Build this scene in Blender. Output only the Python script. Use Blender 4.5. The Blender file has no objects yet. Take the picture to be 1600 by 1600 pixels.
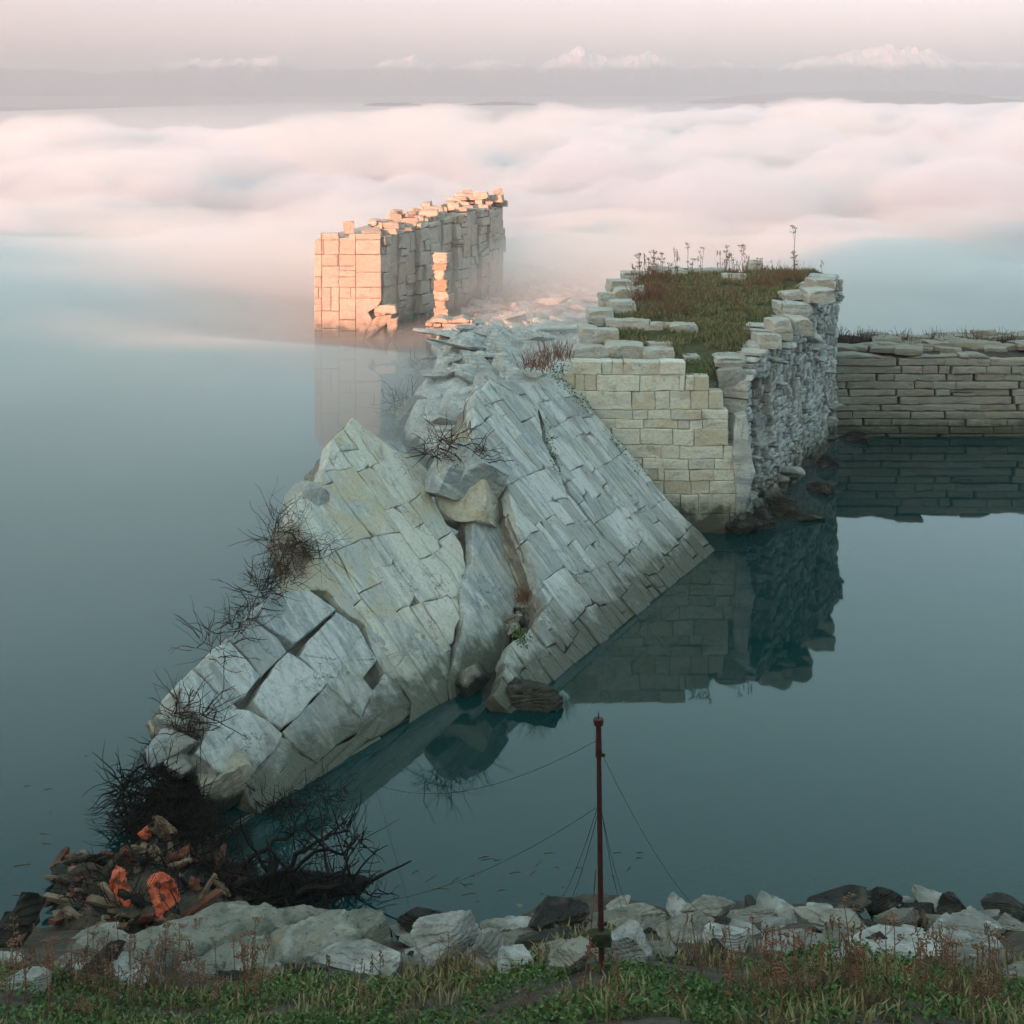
import bpy, bmesh, math, random
import numpy as np
from mathutils import Vector, Matrix

R = math.radians
S = bpy.context.scene
COL = S.collection

# ------------------------------------------------------------------ camera, sky, sun, exposure
CAM_H = 14.0
FPX = 2286.0                      # focal length in pixels of the 1600 px frame
HZ = 150.0                        # image row of the horizon
cam_d = bpy.data.cameras.new("camera")
cam = bpy.data.objects.new("camera", cam_d)
COL.objects.link(cam)
cam.location = (0, 0, CAM_H)
cam.rotation_euler = (R(90), 0, 0)
cam_d.sensor_width = 36.0
cam_d.lens = 36.0 * FPX / 1600.0
cam_d.shift_y = -(800.0 - HZ) / 1600.0
cam_d.clip_start = 0.5
cam_d.clip_end = 30000
S.camera = cam

SUN_EL, SUN_AZ = 10.0, 33.0       # the sun stands low behind the camera, to its left
sunv = Vector((-math.sin(R(SUN_AZ)) * math.cos(R(SUN_EL)), -math.cos(R(SUN_AZ)) * math.cos(R(SUN_EL)), math.sin(R(SUN_EL))))
world = bpy.data.worlds.new("World")
S.world = world
world.use_nodes = True
wn = world.node_tree
for n in list(wn.nodes):
    wn.nodes.remove(n)
sky = wn.nodes.new("ShaderNodeTexSky")
sky.sky_type = 'NISHITA'
sky.sun_disc = False
sky.sun_elevation = R(SUN_EL)
sky.sun_rotation = math.atan2(sunv.x, sunv.y)
sky.air_density = 1.0
sky.dust_density = 0.6
sky.ozone_density = 1.0
bg = wn.nodes.new("ShaderNodeBackground")
bg.inputs["Strength"].default_value = 0.15
wo = wn.nodes.new("ShaderNodeOutputWorld")
tcw = wn.nodes.new("ShaderNodeTexCoord"); sepw = wn.nodes.new("ShaderNodeSeparateXYZ")
rw = wn.nodes.new("ShaderNodeValToRGB"); mw = wn.nodes.new("ShaderNodeMix")
wn.links.new(tcw.outputs["Generated"], sepw.inputs[0]); wn.links.new(sepw.outputs[2], rw.inputs[0])
rw.color_ramp.elements[0].position = 0.09; rw.color_ramp.elements[0].color = (.38, .285, .40, 1)
rw.color_ramp.elements[1].position = 0.38; rw.color_ramp.elements[1].color = (.84, .87, .66, 1)
e3 = rw.color_ramp.elements.new(.85); e3.color = (1.0, .95, .64, 1)
mw.data_type = 'RGBA'; mw.blend_type = 'MULTIPLY'; mw.inputs[0].default_value = 1.0
wn.links.new(sky.outputs[0], mw.inputs[6]); wn.links.new(rw.outputs[0], mw.inputs[7])
wn.links.new(mw.outputs[2], bg.inputs[0])
wn.links.new(bg.outputs[0], wo.inputs[0])
sun_d = bpy.data.lights.new("sun", 'SUN')
sun_d.energy = 2.0
sun_d.angle = R(0.6)
sun_d.color = (1.0, 0.41, 0.26)
sun = bpy.data.objects.new("sun", sun_d)
sun.rotation_euler = sunv.to_track_quat('Z', 'Y').to_euler()
sun.location = sunv * 200
COL.objects.link(sun)

S.view_settings.view_transform = 'Standard'
S.view_settings.look = 'None'
S.view_settings.gamma = 1.0
S.view_settings.exposure = 2.27
S.render.engine = 'CYCLES'
cy = S.cycles
cy.use_denoising = True
try:
    cy.denoiser = 'OPENIMAGEDENOISE'
except Exception:
    pass
cy.max_bounces = 15
cy.diffuse_bounces = 3
cy.glossy_bounces = 3
cy.transparent_max_bounces = 8
cy.volume_bounces = 14
cy.volume_step_rate = 1.0
cy.caustics_reflective = False
cy.caustics_refractive = False
cy.sample_clamp_indirect = 4.0

# ------------------------------------------------------------------ helpers
def ray(px, py):
    return Vector(((px - 800.0) / FPX, 1.0, -(py - HZ) / FPX))
def on_z(px, py, z=0.0):
    d = ray(px, py)
    t = (z - CAM_H) / d.z
    return Vector((d.x * t, t, z))
def on_y(px, py, y):
    d = ray(px, py)
    return Vector((d.x * y, y, CAM_H + d.z * y))
def on_plane(px, py, o, n):
    d = ray(px, py)
    c = Vector((0, 0, CAM_H))
    t = (o - c).dot(n) / d.dot(n)
    return c + d * t

def _hash(ix, iy, iz, seed):
    h = (ix.astype(np.int64) * 374761393 + iy.astype(np.int64) * 668265263 + iz.astype(np.int64) * 2147483647 + seed * 1274126177) & 0xFFFFFFFF
    h = ((h ^ (h >> 13)) * 1274126177) & 0xFFFFFFFF
    h = (h ^ (h >> 16)) & 0xFFFFFFFF
    h = ((h ^ (h >> 15)) * 2246822519) & 0xFFFFFFFF
    h = (h ^ (h >> 13)) & 0xFFFFFFFF
    return h.astype(np.float64) / 4294967295.0
def vnoise(p, seed=0):
    p = np.asarray(p, dtype=np.float64)
    i = np.floor(p); f = p - i
    u = f * f * f * (f * (f * 6 - 15) + 10)
    i = i.astype(np.int64)
    r = 0
    for dx in (0, 1):
        wx = u[:, 0] if dx else 1 - u[:, 0]
        for dy in (0, 1):
            wy = u[:, 1] if dy else 1 - u[:, 1]
            for dz in (0, 1):
                wz = u[:, 2] if dz else 1 - u[:, 2]
                r = r + wx * wy * wz * _hash(i[:, 0] + dx, i[:, 1] + dy, i[:, 2] + dz, seed)
    return r * 2 - 1
def fbm(p, seed=0, octs=4, lac=2.03, gain=0.5):
    p = np.asarray(p, dtype=np.float64)
    a, s, t = 1.0, 0.0, 0.0
    for k in range(octs):
        s = s + a * vnoise(p, seed + k * 17)
        t += a
        p = p * lac + 11.3
        a *= gain
    return s / t
def fbm2(x, y, seed=0, octs=4, gain=0.5):
    x = np.asarray(x, dtype=np.float64).ravel(); y = np.asarray(y, dtype=np.float64).ravel()
    return fbm(np.stack([x, y, np.zeros_like(x) + seed * 3.7], 1), seed, octs, 2.03, gain)

def link(o, parent=None):
    COL.objects.link(o)
    if parent is not None:
        o.parent = parent
    return o
def mesh_obj(name, verts, faces, mat, parent=None, smooth=False, frame=None, mats=None, midx=None):
    me = bpy.data.meshes.new(name)
    me.from_pydata([tuple(v) for v in verts], [], [tuple(f) for f in faces])
    if mats:
        for m in mats:
            me.materials.append(m)
        if midx is not None:
            me.polygons.foreach_set("material_index", midx)
    elif mat:
        me.materials.append(mat)
    if smooth:
        me.polygons.foreach_set("use_smooth", [True] * len(me.polygons))
    me.update()
    o = bpy.data.objects.new(name, me)
    link(o, parent)
    if frame is not None:
        if parent is not None:
            o.matrix_local = parent.matrix_basis.inverted() @ frame
        else:
            o.matrix_basis = frame
    elif parent is not None:
        o.matrix_local = parent.matrix_basis.inverted()
    return o
def empty(name, loc, rz=0.0):
    o = bpy.data.objects.new(name, None)
    o.empty_display_size = 0.3
    o.matrix_basis = Matrix.Translation(Vector(loc)) @ Matrix.Rotation(rz, 4, 'Z')
    COL.objects.link(o)
    return o
def tag(o, label=None, cat=None, group=None, kind=None):
    if label: o["label"] = label
    if cat: o["category"] = cat
    if group: o["group"] = group
    if kind or cat: o["kind"] = kind or "thing"
    return o
def copy_thing(o, loc, rz=0.0, sc=1.0, rx=0.0, ry=0.0):
    c = o.copy(); COL.objects.link(c)
    s3 = sc if hasattr(sc, '__len__') else (sc, sc, sc)
    c.matrix_basis = Matrix.Translation(Vector(loc)) @ Matrix.Rotation(rz, 4, 'Z') @ Matrix.Rotation(ry, 4, 'Y') @ Matrix.Rotation(rx, 4, 'X') @ Matrix.Diagonal((*s3, 1))
    for ch in o.children:
        d = ch.copy(); COL.objects.link(d); d.parent = c
    return c
def frame(o, x, n):
    x = Vector(x).normalized(); n = Vector(n).normalized()
    y = n.cross(x).normalized()
    m = Matrix.Identity(4)
    for i in range(3):
        m[i][0] = x[i]; m[i][1] = y[i]; m[i][2] = n[i]; m[i][3] = o[i]
    return m

def warp(v, amp=.05, fr_=.55, seed=0):
    v = np.array(v, float)
    q = np.stack([v[:, 0] * fr_, v[:, 1] * fr_, v[:, 0] * 0 + seed], 1)
    v[:, 0] += amp * fbm(q, seed, 4); v[:, 1] += amp * fbm(q + 50, seed + 1, 4)
    return [tuple(a) for a in v]
def guillotine(x0, y0, x1, y1, rng, mn, mx, asp):
    """broken courses: rectangles split again and again, long in x by the factor asp"""
    w, h = (x1 - x0) / asp, (y1 - y0)
    lim = rng.uniform(mn, mx)
    if max(w, h) < lim or (max(w, h) < mx and rng.random() < .12): return [(x0, y0, x1, y1)]
    t = rng.uniform(.34, .66)
    if w > h * rng.uniform(.8, 1.25):
        m = x0 + (x1 - x0) * t
        return guillotine(x0, y0, m, y1, rng, mn, mx, asp) + guillotine(m, y0, x1, y1, rng, mn, mx, asp)
    m = y0 + (y1 - y0) * t
    return guillotine(x0, y0, x1, m, rng, mn, mx, asp) + guillotine(x0, m, x1, y1, rng, mn, mx, asp)
def broken_courses(mb, poly, rng, mn, mx, asp, tj=.01, **kw):
    xs = [q[0] for q in poly]; ys = [q[1] for q in poly]
    for (a, b, c, d) in guillotine(min(xs), min(ys), max(xs), max(ys), rng, mn, mx, asp):
        q = clip_rect(poly, a, b, c, d)
        if len(q) < 3: continue
        u = rng.random()
        if len(q) == 4 and rng.random() < .45:
            k = rng.randrange(4); p0, p1, p2 = q[k - 1], q[k], q[(k + 1) % 4]
            la, lb = rng.uniform(.06, .28), rng.uniform(.06, .28)
            def tow(a, b, d):
                L = math.hypot(b[0] - a[0], b[1] - a[1]); t = min(d / L, .45); return (a[0] + (b[0] - a[0]) * t, a[1] + (b[1] - a[1]) * t)
            q = q[:k] + [tow(p1, p0, la), tow(p1, p2, lb)] + q[k + 1:]
        poly_block(mb, q, rng, top=rng.uniform(-tj, tj) + (rng.uniform(.02, .05) if u < .06 else 0), **kw)
class MB:
    def __init__(s): s.v = []; s.f = []; s.m = []
    def add(s, v, f, mi=0):
        b = len(s.v)
        s.v.extend(v); s.f.extend([tuple(i + b for i in q) for q in f]); s.m.extend([mi] * len(f))
    def build(s, name, mat, parent=None, smooth=False, frame=None, mats=None):
        return mesh_obj(name, s.v, s.f, mat, parent, smooth, frame, mats, s.m if mats else None)

def clip_rect(poly, x0, y0, x1, y1):
    def cl(p, ins, inter):
        out = []
        for i in range(len(p)):
            a, b = p[i - 1], p[i]
            ia, ib = ins(a), ins(b)
            if ib:
                if not ia: out.append(inter(a, b))
                out.append(b)
            elif ia:
                out.append(inter(a, b))
        return out
    def ix(v): return lambda a, b: (v, a[1] + (b[1] - a[1]) * (v - a[0]) / (b[0] - a[0]))
    def iy(v): return lambda a, b: (a[0] + (b[0] - a[0]) * (v - a[1]) / (b[1] - a[1]), v)
    p = cl(poly, lambda q: q[0] >= x0, ix(x0))
    if p: p = cl(p, lambda q: q[0] <= x1, ix(x1))
    if p: p = cl(p, lambda q: q[1] >= y0, iy(y0))
    if p: p = cl(p, lambda q: q[1] <= y1, iy(y1))
    return p
def area(p):
    return 0.5 * sum(p[i - 1][0] * p[i][1] - p[i][0] * p[i - 1][1] for i in range(len(p)))
def resample(p, step):
    out = []
    n = len(p)
    for i in range(n):
        a, b = p[i], p[(i + 1) % n]
        L = math.hypot(b[0] - a[0], b[1] - a[1])
        k = max(1, int(round(L / step)))
        for j in range(k):
            t = j / k
            out.append((a[0] + (b[0] - a[0]) * t, a[1] + (b[1] - a[1]) * t))
    return out
def jag(p, step, amp, seed, freq=1.3):
    q = np.array(resample(p, step))
    n1 = fbm(np.stack([q[:, 0] * freq, q[:, 1] * freq, q[:, 0] * 0 + seed], 1), seed, 4)
    n2 = fbm(np.stack([q[:, 0] * freq + 31, q[:, 1] * freq - 7, q[:, 0] * 0 + seed], 1), seed + 5, 4)
    return [(a + amp * u, b + amp * v) for (a, b), u, v in zip(q, n1, n2)]
def dedupe(p, eps=0.01):
    out = []
    for q in p:
        if not out or math.hypot(q[0] - out[-1][0], q[1] - out[-1][1]) > eps:
            out.append(q)
    while len(out) > 1 and math.hypot(out[0][0] - out[-1][0], out[0][1] - out[-1][1]) < eps:
        out.pop()
    return out
def inset(p, d):
    n = len(p); out = []
    for i in range(n):
        a, b, c = p[i - 1], p[i], p[(i + 1) % n]
        e1 = (b[0] - a[0], b[1] - a[1]); e2 = (c[0] - b[0], c[1] - b[1])
        l1 = math.hypot(*e1) or 1e-6; l2 = math.hypot(*e2) or 1e-6
        nx = -(e1[1] / l1 + e2[1] / l2); ny = (e1[0] / l1 + e2[0] / l2)
        L = math.hypot(nx, ny)
        if L < 0.35:
            out.append((b[0], b[1])); continue
        k = d / max(L * L / 2, 0.5)
        out.append((b[0] + nx * k, b[1] + ny * k))
    return out
def poly_block(mb, poly, rng, top=0.0, depth=0.4, bev=0.03, gap=0.015, tilt=0.02, rough=0.012, step=0.22, mi=0):
    poly = dedupe(poly, 0.03)
    if len(poly) < 3: return
    if area(poly) < 0: poly = poly[::-1]
    if area(poly) < 0.012: return
    p = inset(poly, gap)
    if area(p) < 0.01: return
    p = resample(p, step)
    sd = rng.randrange(9999)
    q = np.array(p)
    j1 = vnoise(np.stack([q[:, 0] * 3.1, q[:, 1] * 3.1, q[:, 0] * 0 + sd], 1), sd) * rough
    j2 = vnoise(np.stack([q[:, 0] * 3.1 + 9, q[:, 1] * 3.1, q[:, 0] * 0 + sd], 1), sd + 3) * rough
    p = [(a + u, b + v) for (a, b), u, v in zip(p, j1, j2)]
    c = q.mean(0)
    ext = max(np.ptp(q[:, 0]), np.ptp(q[:, 1]), 0.2)
    ta, tb = rng.uniform(-tilt, tilt), rng.uniform(-tilt, tilt)
    def z(x, y): return top + ta * (x - c[0]) + tb * (y - c[1])
    n = len(p)
    p1 = inset(p, bev); p2 = inset(p, bev * 3.2)
    if area(p2) < 0.25 * area(p): p2 = [((a[0] * 2 + c[0]) / 3, (a[1] * 2 + c[1]) / 3) for a in p1]
    v = [(a, b, -depth) for a, b in p]
    v += [(a, b, z(a, b) - bev * rng.uniform(.7, 1.4)) for a, b in p]
    v += [(a, b, z(a, b) - rng.uniform(0, bev * .3)) for a, b in p1]
    v += [(a, b, z(a, b) + rng.uniform(-rough, rough) * .6) for a, b in p2]
    f = []
    for r in range(3):
        for i in range(n):
            k = (i + 1) % n
            f.append((r * n + i, r * n + k, (r + 1) * n + k, (r + 1) * n + i))
    v.append((c[0], c[1], z(*c)))
    # a fan only when the outline is star-shaped about its centre, else one n-gon
    ok = all((p2[i][0] - c[0]) * (p2[(i + 1) % n][1] - c[1]) - (p2[i][1] - c[1]) * (p2[(i + 1) % n][0] - c[0]) > 0 for i in range(n))
    if ok:
        for i in range(n):
            f.append((3 * n + i, 3 * n + (i + 1) % n, 4 * n))
    else:
        v.pop()
        f.append(tuple(3 * n + i for i in range(n)))
    mb.add(v, f, mi)
def masonry(mb, poly, rng, rows, wid, top=0.0, tj=0.02, zfun=None, skip=0.0, split=0.15, stagger=True, wander=0.0, **kw):
    """rows: (lo, hi) row heights or explicit list of boundaries; wid: (lo, hi) block lengths"""
    ys = [q[1] for q in poly]; xs = [q[0] for q in poly]
    y0, y1, x0, x1 = min(ys), max(ys), min(xs), max(xs)
    if isinstance(rows, list):
        bd = sorted(rows)
    else:
        bd = [y0]
        while bd[-1] < y1:
            bd.append(bd[-1] + rng.uniform(*rows))
    for r in range(len(bd) - 1):
        a, b = bd[r], bd[r + 1]
        x = x0 - rng.uniform(0, wid[1] * .8)
        while x < x1:
            w = rng.uniform(*wid)
            cells = [(x, a, x + w, b)]
            if rng.random() < split:
                t = rng.uniform(.35, .65)
                if rng.random() < .5: cells = [(x, a, x + w, a + (b - a) * t), (x, a + (b - a) * t, x + w, b)]
                else: cells = [(x, a, x + w * t, b), (x + w * t, a, x + w, b)]
            for (c0, d0, c1, d1) in cells:
                if rng.random() < skip: continue
                j = wander
                q = clip_rect(poly, c0 + rng.uniform(-j, j), d0, c1 + rng.uniform(-j, j), d1)
                if len(q) < 3: continue
                t = top + rng.uniform(-tj, tj)
                if zfun: t += zfun((c0 + c1) / 2, (d0 + d1) / 2)
                poly_block(mb, q, rng, top=t, **kw)
            x += w
def prism_body(mb, poly, z_top, z_bot, seed, step=0.18, layers=6, amp=0.16, mi=0, taper=0.0):
    """the broken body behind a facing: outline swept along -z with rough sides"""
    p = dedupe(poly)
    if area(p) < 0: p = p[::-1]
    p = resample(p, step)
    n = len(p); v = []; f = []
    for k in range(layers + 1):
        t = k / layers
        z = z_top + (z_bot - z_top) * t
        q = np.array(inset(p, taper * t) if taper else p)
        P = np.stack([q[:, 0] * 1.7, q[:, 1] * 1.7, np.full(n, z * 2.3 + seed)], 1)
        d = fbm(P, seed, 4)
        e = inset([tuple(a) for a in q], 1.0)
        e = np.array(e) - q
        L = np.linalg.norm(e, axis=1, keepdims=True) + 1e-6
        off = amp * (d - 0.35) * (0.35 if k == 0 else 1.0)
        q = q - e / L * off[:, None]
        v += [(a, b, z + amp * .3 * dd) for (a, b), dd in zip(q, d)]
    for k in range(layers):
        for i in range(n):
            j = (i + 1) % n
            f.append((k * n + j, k * n + i, (k + 1) * n + i, (k + 1) * n + j))
    f.append(tuple(range(n)))
    f.append(tuple(layers * n + i for i in reversed(range(n))))
    mb.add(v, f, mi)

_ico = {}
def ico(sub):
    if sub not in _ico:
        bm = bmesh.new(); bmesh.ops.create_icosphere(bm, subdivisions=sub, radius=1.0)
        _ico[sub] = (np.array([v.co[:] for v in bm.verts]), [tuple(v.index for v in f.verts) for f in bm.faces]); bm.free()
    return _ico[sub]
def rock(seed, dims, sub=4, planes=13, noise=0.05, strata=0.0, flat=0.0, hmin=.62):
    rs = np.random.RandomState(seed)
    d, f = ico(sub)
    n = rs.normal(size=(planes, 3)); n /= np.linalg.norm(n, axis=1, keepdims=True)
    h = rs.uniform(hmin, 1.0, planes)
    if flat:
        n = np.vstack([n, [[0, 0.1, 1], [0.05, 0, -1]]]); h = np.append(h, [flat, flat])
    m = (d @ n.T) / h
    r = 1.0 / np.maximum(m.max(1), 0.55)
    p = d * r[:, None]
    if strata:
        ax = np.array([rs.uniform(-.2, .2), rs.uniform(-.2, .2), 1.0]); ax /= np.linalg.norm(ax)
        s = p @ ax * rs.uniform(4, 7) + fbm(p * 1.5, seed, 3) * .8
        saw = s - np.floor(s)
        p = p * (1 - strata * np.power(saw, 3)[:, None])
    p = p + d * (fbm(p * 2.2, seed, 4) * noise)[:, None] + d * (fbm(p * 9, seed + 3, 3) * noise * .3)[:, None]
    p = p * np.array(dims)[None] * .5
    return p, f
def chipbox(seed, dims, n=9, chips=12, noise=0.02, chip=.16):
    """a roughly squared block with broken corners, base at z=0"""
    rs = np.random.RandomState(seed)
    g = {}
    V = []; F = []
    def vid(i, j, k):
        if (i, j, k) not in g:
            g[(i, j, k)] = len(V); V.append((2 * i / n - 1, 2 * j / n - 1, 2 * k / n - 1))
        return g[(i, j, k)]
    for a in range(n):
        for b in range(n):
            F.append((vid(a, b, n), vid(a + 1, b, n), vid(a + 1, b + 1, n), vid(a, b + 1, n)))
            F.append((vid(a, b, 0), vid(a, b + 1, 0), vid(a + 1, b + 1, 0), vid(a + 1, b, 0)))
            F.append((vid(a, 0, b), vid(a + 1, 0, b), vid(a + 1, 0, b + 1), vid(a, 0, b + 1)))
            F.append((vid(a, n, b), vid(a, n, b + 1), vid(a + 1, n, b + 1), vid(a + 1, n, b)))
            F.append((vid(0, a, b), vid(0, a, b + 1), vid(0, a + 1, b + 1), vid(0, a + 1, b)))
            F.append((vid(n, a, b), vid(n, a + 1, b), vid(n, a + 1, b + 1), vid(n, a, b + 1)))
    p = np.array(V)
    sk = rs.uniform(-.1, .1, 6)
    p = p + np.stack([sk[0] * p[:, 2] + sk[1] * p[:, 1], sk[2] * p[:, 0] + sk[3] * p[:, 2], sk[4] * p[:, 0] * .8 + sk[5] * p[:, 1]], 1)
    for _ in range(chips):
        nn = rs.choice([-1, 1], 3) * rs.uniform(.25, 1, 3); nn /= np.linalg.norm(nn)
        sup = np.abs(nn).sum()
        h = sup * (1 - rs.uniform(.02, chip))
        dn = p @ nn
        over = np.maximum(0, dn - h)
        p = p - over[:, None] * nn[None]
    sc = np.array(dims) * .5
    q = p * sc
    L = float(max(dims))
    amp = noise * L
    q = q + np.stack([fbm(q * 2.2 / L * 2 + 5, seed, 4), fbm(q * 2.2 / L * 2 + 15, seed + 1, 4), fbm(q * 2.2 / L * 2 + 25, seed + 2, 4)], 1) * amp
    lay = vnoise(np.stack([q[:, 2] * 7.0 / max(dims[2], .15) * .6, q[:, 0] * .6, np.full(len(q), seed * 1.3)], 1), seed)
    q[:, :2] *= (1 + .05 * lay)[:, None]
    q += np.stack([vnoise(q * 9 / L, seed + 8), vnoise(q * 9 / L + 3, seed + 9), vnoise(q * 9 / L + 6, seed + 10)], 1) * amp * .35
    q[:, 2] += sc[2]
    return q, F
def tube(mb, pts, r0, r1, sides=5, mi=0):
    pts = [Vector(p) for p in pts]
    n = len(pts); v = []; f = []
    up = Vector((0.13, 0.21, 0.97))
    for i, p in enumerate(pts):
        t = (pts[min(i + 1, n - 1)] - pts[max(i - 1, 0)])
        if t.length < 1e-9: t = Vector((0, 0, 1))
        t.normalize()
        a = t.cross(up)
        if a.length < .05: a = t.cross(Vector((1, 0, 0)))
        a.normalize(); b = t.cross(a)
        r = r0 + (r1 - r0) * i / (n - 1)
        for k in range(sides):
            w = 2 * math.pi * k / sides
            v.append(tuple(p + a * (r * math.cos(w)) + b * (r * math.sin(w))))
    for i in range(n - 1):
        for k in range(sides):
            l = (k + 1) % sides
            f.append((i * sides + k, i * sides + l, (i + 1) * sides + l, (i + 1) * sides + k))
    f.append(tuple(range(sides))[::-1]); f.append(tuple((n - 1) * sides + k for k in range(sides)))
    mb.add(v, f, mi)
def grid(nx, ny):
    f = []
    for j in range(ny - 1):
        for i in range(nx - 1):
            a = j * nx + i
            f.append((a, a + 1, a + nx + 1, a + nx))
    return f

# ------------------------------------------------------------------ materials
class NT:
    def __init__(s, name):
        s.m = bpy.data.materials.new(name); s.m.use_nodes = True
        s.t = s.m.node_tree
        for n in list(s.t.nodes): s.t.nodes.remove(n)
        s.out = s.t.nodes.new("ShaderNodeOutputMaterial")
    def n(s, typ, **kw):
        x = s.t.nodes.new(typ)
        for k, v in kw.items():
            if k.startswith("i_"):
                x.inputs[k[2:].replace("_", " ")].default_value = v
            else: setattr(x, k, v)
        return x
    def l(s, a, b): s.t.links.new(a, b)
    def coords(s, scale=(1, 1, 1), rot=(0, 0, 0), kind="Object"):
        tc = s.n("ShaderNodeTexCoord"); mp = s.n("ShaderNodeMapping")
        mp.inputs["Scale"].default_value = scale; mp.inputs["Rotation"].default_value = rot
        s.l(tc.outputs[kind], mp.inputs[0]); return mp.outputs[0]
    def noise(s, co, scale, detail=5, rough=.55, dist=0.0):
        x = s.n("ShaderNodeTexNoise"); x.inputs["Scale"].default_value = scale; x.inputs["Detail"].default_value = detail
        x.inputs["Roughness"].default_value = rough; x.inputs["Distortion"].default_value = dist
        if co is not None: s.l(co, x.inputs["Vector"])
        return x.outputs[0]
    def ramp(s, fac, stops, interp='LINEAR'):
        x = s.n("ShaderNodeValToRGB"); x.color_ramp.interpolation = interp
        e = x.color_ramp.elements
        while len(e) < len(stops): e.new(0.5)
        for el, (p, c) in zip(e, stops):
            el.position = p; el.color = (*c, 1) if len(c) == 3 else c
        s.l(fac, x.inputs[0]); return x.outputs[0]
    def val(s, fac, a, b, lo=0.0, hi=1.0):
        x = s.n("ShaderNodeMapRange"); x.inputs[1].default_value = a; x.inputs[2].default_value = b
        x.inputs[3].default_value = lo; x.inputs[4].default_value = hi
        x.interpolation_type = 'SMOOTHSTEP'
        s.l(fac, x.inputs[0]); return x.outputs[0]
    def mix(s, fac, a, b, mode='MIX'):
        x = s.n("ShaderNodeMix"); x.data_type = 'RGBA'; x.blend_type = mode
        for sock, v in ((x.inputs[0], fac), (x.inputs[6], a), (x.inputs[7], b)):
            if isinstance(v, (int, float)): sock.default_value = v
            elif isinstance(v, tuple): sock.default_value = (*v, 1)
            else: s.l(v, sock)
        return x.outputs[2]
    def math(s, op, a, b=None):
        x = s.n("ShaderNodeMath"); x.operation = op
        for i, v in enumerate((a, b)):
            if v is None: continue
            if isinstance(v, (int, float)): x.inputs[i].default_value = v
            else: s.l(v, x.inputs[i])
        return x.outputs[0]
    def bump(s, h, strength=.5, dist=.05, nrm=None):
        x = s.n("ShaderNodeBump"); x.inputs["Strength"].default_value = strength; x.inputs["Distance"].default_value = dist
        s.l(h, x.inputs["Height"])
        if nrm is not None: s.l(nrm, x.inputs["Normal"])
        return x.outputs[0]
    def principled(s, col, rough=.7, nrm=None, spec=.3):
        b = s.n("ShaderNodeBsdfPrincipled")
        if isinstance(col, tuple): b.inputs["Base Color"].default_value = (*col, 1)
        else: s.l(col, b.inputs["Base Color"])
        if isinstance(rough, (int, float)): b.inputs["Roughness"].default_value = rough
        else: s.l(rough, b.inputs["Roughness"])
        b.inputs["Specular IOR Level"].default_value = spec
        if nrm is not None: s.l(nrm, b.inputs["Normal"])
        s.l(b.outputs[0], s.out.inputs[0]); return b
    def worldz(s):
        g = s.n("ShaderNodeNewGeometry"); x = s.n("ShaderNodeSeparateXYZ")
        s.l(g.outputs["Position"], x.inputs[0]); return x.outputs[2]
    def worldpos(s):
        return s.n("ShaderNodeNewGeometry").outputs["Position"]
    def island(s):
        return s.n("ShaderNodeNewGeometry").outputs["Random Per Island"]

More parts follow.
